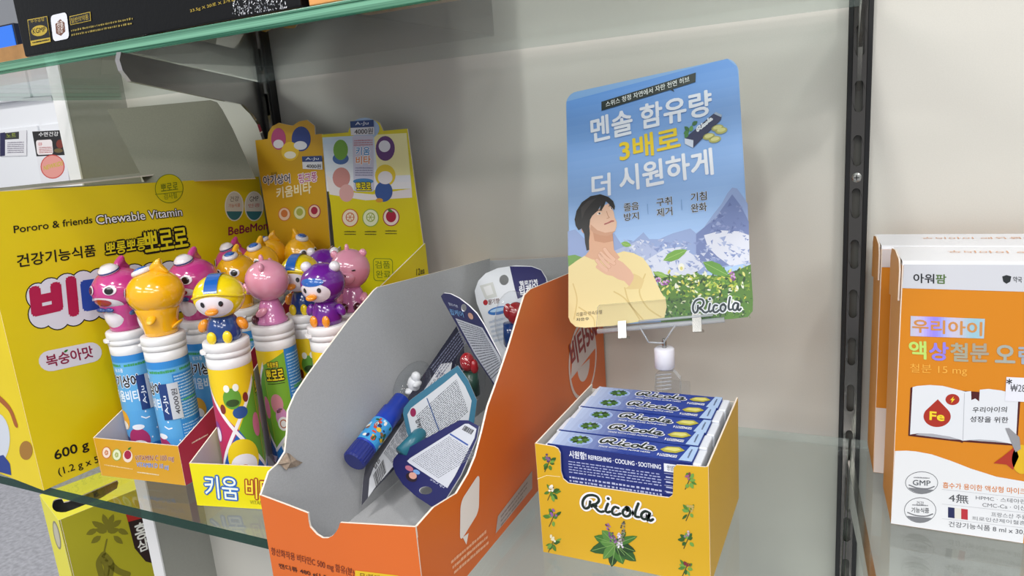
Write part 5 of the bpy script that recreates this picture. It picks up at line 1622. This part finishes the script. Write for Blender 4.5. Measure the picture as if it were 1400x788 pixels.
T('리콜라 전속모델', (108, 688), (240, 674), (107, 668), '#6a5638', .0, f=z2); T('차은우', (108, 712), (173, 707), (107, 696), '#2a241c', .01, f=z2)
a, b, c = z2([(706, 684), (952, 662), (700, 596)])
pr.script(a, b, c, '#1c3036', '#e9ecf0', 28, .043, .092)
pr.poly(z1([(695, 472), (862, 330), (896, 346), (890, 372), (741, 523), (697, 502)]), '#1a2450', 26); pr.poly(z1([(695, 472), (742, 482), (741, 523), (697, 502)]), '#c9d2e2', 27); pr.poly(z1([(862, 330), (896, 346), (892, 358), (852, 340)]), '#9fb0c6', 27)
a, b, c = z1([(766, 440), (846, 372), (756, 416)]); pr.script(a, b, c, '#e6eaf0', None, 29, .075)
for k, (x, y, a) in enumerate(((720, 430, 2.6), (720, 432, -2.4), (726, 436, -1.3), (714, 440, 2.1), (735, 400, -.6))): pr.leaf(760 + x / 3.94, 70 + y / 3.94, 9, 5.5, a, ['#3f7d3a', '#2c6630', '#58924a'][k % 3], 26.5 + k * .1)
for x, y in ((825, 462), (858, 478), (872, 416), (892, 430)): pr.ell(760 + x / 3.94, 70 + y / 3.94, 8.5, 4.5, '#a9a85a', 26, -12); pr.ell(760 + x / 3.94, 69.2 + y / 3.94, 6, 2.6, '#cfcd86', 27, -12)
pr.build('printed_graphics', poster, INK)

# clear clip and its stand
acr = clear('clear_acrylic', (.965, .97, .975), 1.42, .02); acr_e = clear('acrylic_edge', (.86, .88, .9), 1.5, .05, '#dfe4ea', .35)
frost = mat('frosted_joint', '#dcdce6', .45)
hold = thing('sign_clip_stand', 'clear plastic sign clip on a jointed stem behind the golden box', 'sign holder', (-.14, .572, ZR))
def acrylic(name, pl, pts, t, parent, px=True):
    return sheet(name, pl, pts, t, [acr, acr, acr_e], parent, px=px)
pf1 = Plane(pp.o + pp.n * .0035, pp.u, pp.v)
strip = acrylic('front_jaw', pf1, [(815, 447), (817, 420), (820, 417), (985, 403), (988, 406), (990, 433), (875, 446)], .0016, hold)
pb1 = Plane(pp.o - pp.n * .0012, pp.u, pp.v)
acrylic('rear_jaw', pb1, [(818, 438), (988, 424), (988, 438), (818, 452)], .0016, hold)
def strut(name, a, b, r, m, par=hold, pl=pf1, h=0.0, n=10):
    return add(name, tube([pl.pt(*pl.px(*a), h=h), pl.pt(*pl.px(*b), h=h)], r, n), m, par, smooth=True)
strut('hinge_rod', (816, 453), (990, 437), .0022, acr_e, h=-.002); strut('hinge_rod', (874, 440), (975, 431), .0011, acr_e, h=.001)
for px_ in (851, 953):
    py_ = 453 - (px_ - 816) * .092
    
    bmx = bmesh.new()
    q = Plane(pf1.pt(*pf1.px(px_, py_ - 1)), pf1.u, pf1.v)
    for (a0, a1, h0, h1) in (((-.0036, .0036), (-.0075, .0060), .0003, .0011), ((-.0036, .0036), (-.0085, -.0065), -.008, .0013)):
        vs = [bmx.verts.new(q.pt(a, b, h)) for h in (h0, h1) for a, b in ((a0[0], a1[0]), (a0[1], a1[0]), (a0[1], a1[1]), (a0[0], a1[1]))]
        for f in ((0, 1, 2, 3)[::-1], (4, 5, 6, 7), (0, 1, 5, 4), (1, 2, 6, 5), (2, 3, 7, 6), (3, 0, 4, 7)): bmx.faces.new([vs[i] for i in f])
    add('spring_clip', bmx, mat('bright_spring_steel', '#a5a5a2', .22, 1.0), hold)
vp = Plane((-.14, .5660, 1.2), (1, 0, 0), (0, 0, 1))
tr_ = acrylic('wedge_plate', vp, [(873, 446), (886, 469), (908, 470), (925, 444)], .0030, hold)
for a, b in (((874, 446), (887, 468)), ((887, 468), (907, 469)), ((907, 469), (924, 444))):
    strut('wedge_rib', a, b, .0007, acr_e, pl=vp, h=.0005)
def cyl(name, cx, y0_, y1_, r, m, par, n=28, rr=None):
    a, b = vp.px(cx, y0_), vp.px(cx, y1_)
    prof = [(r * .85, b[1] + 1.2 - 1.2), (r, b[1] + .001), (r, a[1] - .001), (r * .85, a[1])]
    v, f = lathe(prof, n)
    return add(name, ([Vector((vp.o.x + a[0] + x, .5710 + y, vp.o.z + z)) for x, y, z in v], f), m, par, smooth=True)
cyl('pivot_pin', 906, 466, 482, .0018, mat('bright_spring_steel'), hold)
cyl('joint_collar', 906, 478, 506, .0083, frost, hold)
vp2 = Plane((-.14, .5695, 1.2), (1, 0, 0), (0, 0, 1))
sk = acrylic('lower_joint', vp2, [(895, 532), (896, 512), (902, 508), (920, 508), (929, 518), (930, 545), (896, 545)], .0060, hold)
for k in range(5):
    strut('joint_rib', (898, 513 + k * 5), (918, 511 + k * 5), .0006, acr_e, pl=vp2, h=.0006)
add('stem', box((-.150, .5670, ZR + .0001), (-.127, .5725, 1.178), .0008), acr, hold)
add('foot_plate', box((-.165, .5672, ZR), (-.112, .596, ZR + .002), .0006), acr, hold)

# ------------------------------------------------------------------ orange medicine boxes at the right
def medbox(name, X, Y, h, w, d, label, full=True):
    t = thing(name, label, 'medicine box', (X + w / 2, Y, ZR), group='orange medicine boxes on the right pane')
    om = mat('amber_board', '#cf8010', .38); oml = mat('amber_side_board', '#e09a44', .42); wm = mat('white_gloss_board', '#e4e5ea', .35); pm = mat('pale_peach_board', '#e3c9b4', .5)
    fp = Plane((X, Y, ZR), (1, 0, 0), (0, 0, 1))
    f = sheet('front_panel', fp, [(0, 0), (w, 0), (w, h), (0.0006, h)], .0008, [om, pm, rimw], t)
    SK = .0045
    d_ = math.hypot(d, SK)                  # the side bulges out towards the back
    l = sheet('left_panel', Plane((X - SK, Y + d, ZR), (SK, -d, 0), (0, 0, 1)), [(0, 0), (d_, 0), (d_, h), (.004, h)], .0008, [oml, pm, rimw], t)
    sheet('back_panel', Plane((X + w, Y + d, ZR), (-1, 0, 0), (0, 0, 1)), [(0, 0), (w + SK, 0), (w + SK, h), (0, h)], .0008, [om, pm, rimw], t)
    sheet('right_panel', Plane((X + w, Y, ZR), (0, 1, 0), (0, 0, 1)), [(0, 0), (d, 0), (d, h), (0, h)], .0008, [oml, pm, rimw], t)
    # rounded lid
    bm = bmesh.new(); prof = []
    for k in range(7):
        a = math.radians(90 * k / 6); prof.append((Y + .003 - .003 * math.cos(a), ZR + h + .003 * math.sin(a)))
    prof += [(Y + d, ZR + h + .0024)]
    rows = [[bm.verts.new((x - (SK * (py - Y) / d if x == X else 0), py, pz)) for py, pz in prof] for x in (X, X + w)]
    for i in range(len(prof) - 1): bm.faces.new((rows[0][i], rows[1][i], rows[1][i + 1], rows[0][i + 1]))
    lid = add('lid', bm, wm, t, smooth=False)
    # orange side tuck flap of the lid, a little open
    sl = Plane((X - SK - .0016, Y + d, ZR), (SK, -d, 0), (0, 0, 1))
    sheet('lid_flap', sl, [(.004, h - .034), (d - .002, h - .026), (d - .001, h - .004), (d - .006, h + .003), (d * .5, h + .0055), (.010, h + .003), (.004, h - .004)], .0010, [oml, pm, rimw], t)
    return t, fp, f, lid


t1, fp, f1, lid1 = medbox('medicine_box', .0245, .5620, .2005, .170, .058, 'white topped amber medicine box with lettering, the nearer one at the right')
pr = Print(fp)
foil_sheen = lambda a, b: (.30 + .25 * math.sin(6 * a + 1) ** 2, .52 - .28 * math.exp(-((a - .33) / .14) ** 2), .62 + .33 * math.exp(-((a - .33) / .2) ** 2))  # iridescent sheen of the foil painted in as fixed colours
pr.poly([(1233.5, 394), (1402, 399), (1402, 362), (1235.6, 361.5)], '#c9cbd2', 1)
pr.text('아워', (1249, 386.5), (1277, 387.5), (1249, 374), '#24272b', 3, .02); pr.text('팜', (1279.5, 387.5), (1293.5, 388), (1279.5, 375), '#4a6a2c', 3, .02)
pr.poly([(1370, 378), (1376, 376), (1382.5, 378), (1381, 385), (1376, 388), (1371.5, 385)], '#23282a', 3); pr.text('약국', (1385, 386), (1397, 386.5), (1385, 378), '#44474b', 3, .01)
pr.grid((1244.5, 459.5), (1345, 463), (1346.5, 436), (1245, 432), 26, 1, foil_sheen, 2)
pr.text('우리아이', (1247.5, 454), (1342, 459), (1247.5, 436.5), '#c98a4a', 4, .028)
for s, a, b, c, col in (('액', (1243.5, 489.5), (1266, 491), (1243, 466), '#b9d86a'), ('상', (1271, 492), (1296, 493), (1271, 468), '#8f7fe0'), ('철', (1300, 493), (1323, 494), (1300, 469), '#a3a08c'), ('분', (1327, 494), (1351, 494.5), (1327, 470), '#a39a88'), ('오', (1361, 495), (1387, 496), (1361, 472), '#a3a69c'), ('렌', (1393, 497), (1416, 498), (1393, 473), '#9aa6b4')):
    pr.text(s, a, b, c, col, 3, .028)
pr.text('철분 15 mg', (1244, 511), (1322, 514.5), (1244, 497), '#e9ad44', 3, .004)
B = lambda x, y: (1200 + x / 5.63, 500 + y / 5.63)
pr.poly([B(*p) for p in ((252, 170), (262, 165), (1090, 225), (1100, 232), (1072, 617), (660, 586), (650, 594), (630, 586), (235, 540))], '#4a1214', 2)
pr.poly([B(*p) for p in ((268, 165), (300, 156), (400, 148), (500, 155), (600, 180), (675, 200), (718, 195), (720, 265), (750, 252), (780, 275), (785, 185), (850, 178), (950, 190), (1082, 226), (1062, 606), (1020, 600), (900, 578), (780, 570), (655, 577), (560, 547), (420, 524), (320, 520), (248, 530))], '#d9dce2', 3)
pr.poly([B(*p) for p in ((290, 532), (320, 520), (420, 524), (560, 547), (640, 570), (560, 566), (420, 548))], '#a4a5ad', 4); pr.poly([B(*p) for p in ((680, 572), (780, 567), (900, 575), (1020, 598), (900, 588), (780, 580))], '#a4a5ad', 4)
pr.line([B(667, 210), B(655, 570)], .0004, '#b4b6be', 4)
dr = [B(462, 258)] + [B(457 + 105 * math.cos(math.radians(a)), 390 + 82 * math.sin(math.radians(a))) for a in range(-38, 219, 12)]
pr.poly(dr, '#a32a1a', 4); pr.text('Fe', B(400, 415), B(510, 425), B(402, 352), '#e8cf2c', 6, .03)
c = B(575, 260); pr.ell(c[0], c[1], 9.6, 7.6, '#a32a1a', 4); pr.poly([B(*p) for p in ((585, 235), (557, 265), (572, 264), (565, 288), (594, 255), (578, 256))], '#e8cf2c', 5)
pr.text('우리아이의', B(728, 360), B(990, 358), B(732, 318), '#2b2b30', 5, .01); pr.text('성장을 위한', B(710, 432), B(1002, 440), B(712, 388), '#2b2b30', 5, .01)
pr.poly([B(*p) for p in ((990, 86), (1300, 100), (1300, 285), (978, 270))], '#dfe0ea', 7); pr.text('₩28,000', B(1018, 205), B(1240, 212), B(1022, 140), '#4a4a52', 9, .0); pr.text('*', B(990, 140), B(1030, 140), B(992, 100), '#2a2a30', 9, .02)
pr.poly([B(*p) for p in ((890, 750), (960, 700), (1060, 618), (1085, 700), (1040, 800), (990, 760))], '#a8301c', 5); pr.ell(B(1110, 720)[0], B(1110, 720)[1], 14, 20, '#d8ae1c', 5); pr.poly([B(*p) for p in ((980, 480), (1010, 478), (1090, 550), (1100, 640), (1060, 665), (1030, 600))], '#8f8f94', 6)
Cc = lambda x, y: (1000 + x / 3.1775, 540 + y / 3.1775)
wv = [(708, 243), (760, 242), (800, 245), (870, 258), (950, 285), (1040, 320), (1150, 355), (1290, 379)]
w2 = [fp.px(*Cc(*p)) for p in wv]
pr.raw([(w2[0][0] - .0002, .0003)] + [(max(a, .0004), b) for a, b in w2] + [(w2[-1][0], .0003)], [tuple(range(len(w2) + 2))], '#dcdee2', 2)
for cx, cy, rx, ry, t_ in ((1260, 660, 22.5, 15.5, 'GMP'), (1258, 697.5, 22, 17.5, '기능식품')):
    pr.ell(cx, cy, rx, ry, '#6a6c72', 3); pr.ell(cx, cy, rx - .9, ry - .9, '#dcdee2', 4); pr.ell(cx, cy, rx - .9, ry - .9, '#77797e', 5, 4, a0=35, a1=148)
    pr.text(t_, (cx - 12, cy + 3), (cx + 12, cy + 4), (cx - 12, cy - 4), '#55585e', 6, .015); pr.line([(cx - 17, cy + 3), (cx - 6, cy + 7), (cx + 8, cy + 8), (cx + 17, cy + 5)], .0009, '#6a6c72', 6, True)
    pr.micro((cx - 11, cy - 9), (cx + 11, cy - 8), (cx - 11, cy - 6), 1, '#85878c', 6)
pr.text('건강', (1253, 691), (1263, 691.5), (1253, 685), '#55585e', 6, .005)
pr.text('흡수가 용이한 액상형 마이크로', (1289, 667), (1412, 677), (1289, 659), '#d0781c', 4, .01)
pr.text('4無', (1297, 686), (1324, 689), (1297, 674), '#4c4e54', 4, .006)
pr.text('HPMC · 스테아린산', (1334, 683), (1412, 690), (1334, 677), '#6b6d73', 4, .004); pr.text('CMC-Ca · 이산화', (1343, 693), (1412, 699), (1343, 686.5), '#6b6d73', 4, .004)
for a, b in (((1288, 669), (1402, 681)), ((1288, 689), (1402, 701)), ((1288, 709), (1402, 722))): pr.line([a, b], .0002, '#a9abb2', 4)
for k, cl_ in enumerate(('#1d2350', '#d8d6cc', '#b02a34')):
    x = 1296 + k * 9; pr.poly([(x, 693.2 + k * 1.1), (x + 9, 694.3 + k * 1.1), (x + 9, 708.5 + k * 1.1), (x, 707.4 + k * 1.1)], cl_, 4)
pr.text('프랑스산 주원료', (1355, 706), (1412, 711), (1355, 700), '#6b6d73', 4, .004); pr.text('피로인산제이철혼합', (1329, 711), (1412, 719), (1329, 705.5), '#6b6d73', 4, .004)
pr.text('건강기능식품 8 ml x 30포', (1297, 720), (1408, 732), (1297, 712.5), '#5b5d63', 4, .008)
pr.build('printed_graphics', f1)
lp1 = Plane((.0245, .562, ZR + .2032), (1, 0, 0), (0, 1, 0)); pr = Print(lp1, px=False)
pr.text('우리아이 액상철분 오렌지맛', (.030, .040), (.150, .040), (.030, .032), '#d79a6a', 2, .0); pr.build('printed_graphics', lid1)
t2, fp2, f2, lid2 = medbox('medicine_box', .0128, .6440, .1960, .170, .058, 'matching amber medicine box standing behind, its left edge peeking out')
pr = Print(fp2); q = [fp2.px(1206, 367), fp2.px(1224, 367)]
pr.px = False
pr.raw([(.0006, .1815), (.17, .1815), (.17, .1959), (.0006, .1959)], [(0, 1, 2, 3)], '#cfc8c8', 1)
zz = fp2.px(1205, 558)[1]
pr.raw([(.0002, .0003), (.03, .0003), (.03, zz), (.0002, zz)], [(0, 1, 2, 3)], '#dccfc8', 1); pr.build('printed_graphics', f2)
lp2 = Plane((.0128, .644, ZR + .1986), (1, 0, 0), (0, 1, 0)); pr = Print(lp2, px=False)
pr.text('우리아이 액상철분 오렌지맛', (.030, .040), (.150, .040), (.030, .032), '#d79a6a', 2, .0); pr.build('printed_graphics', lid2)
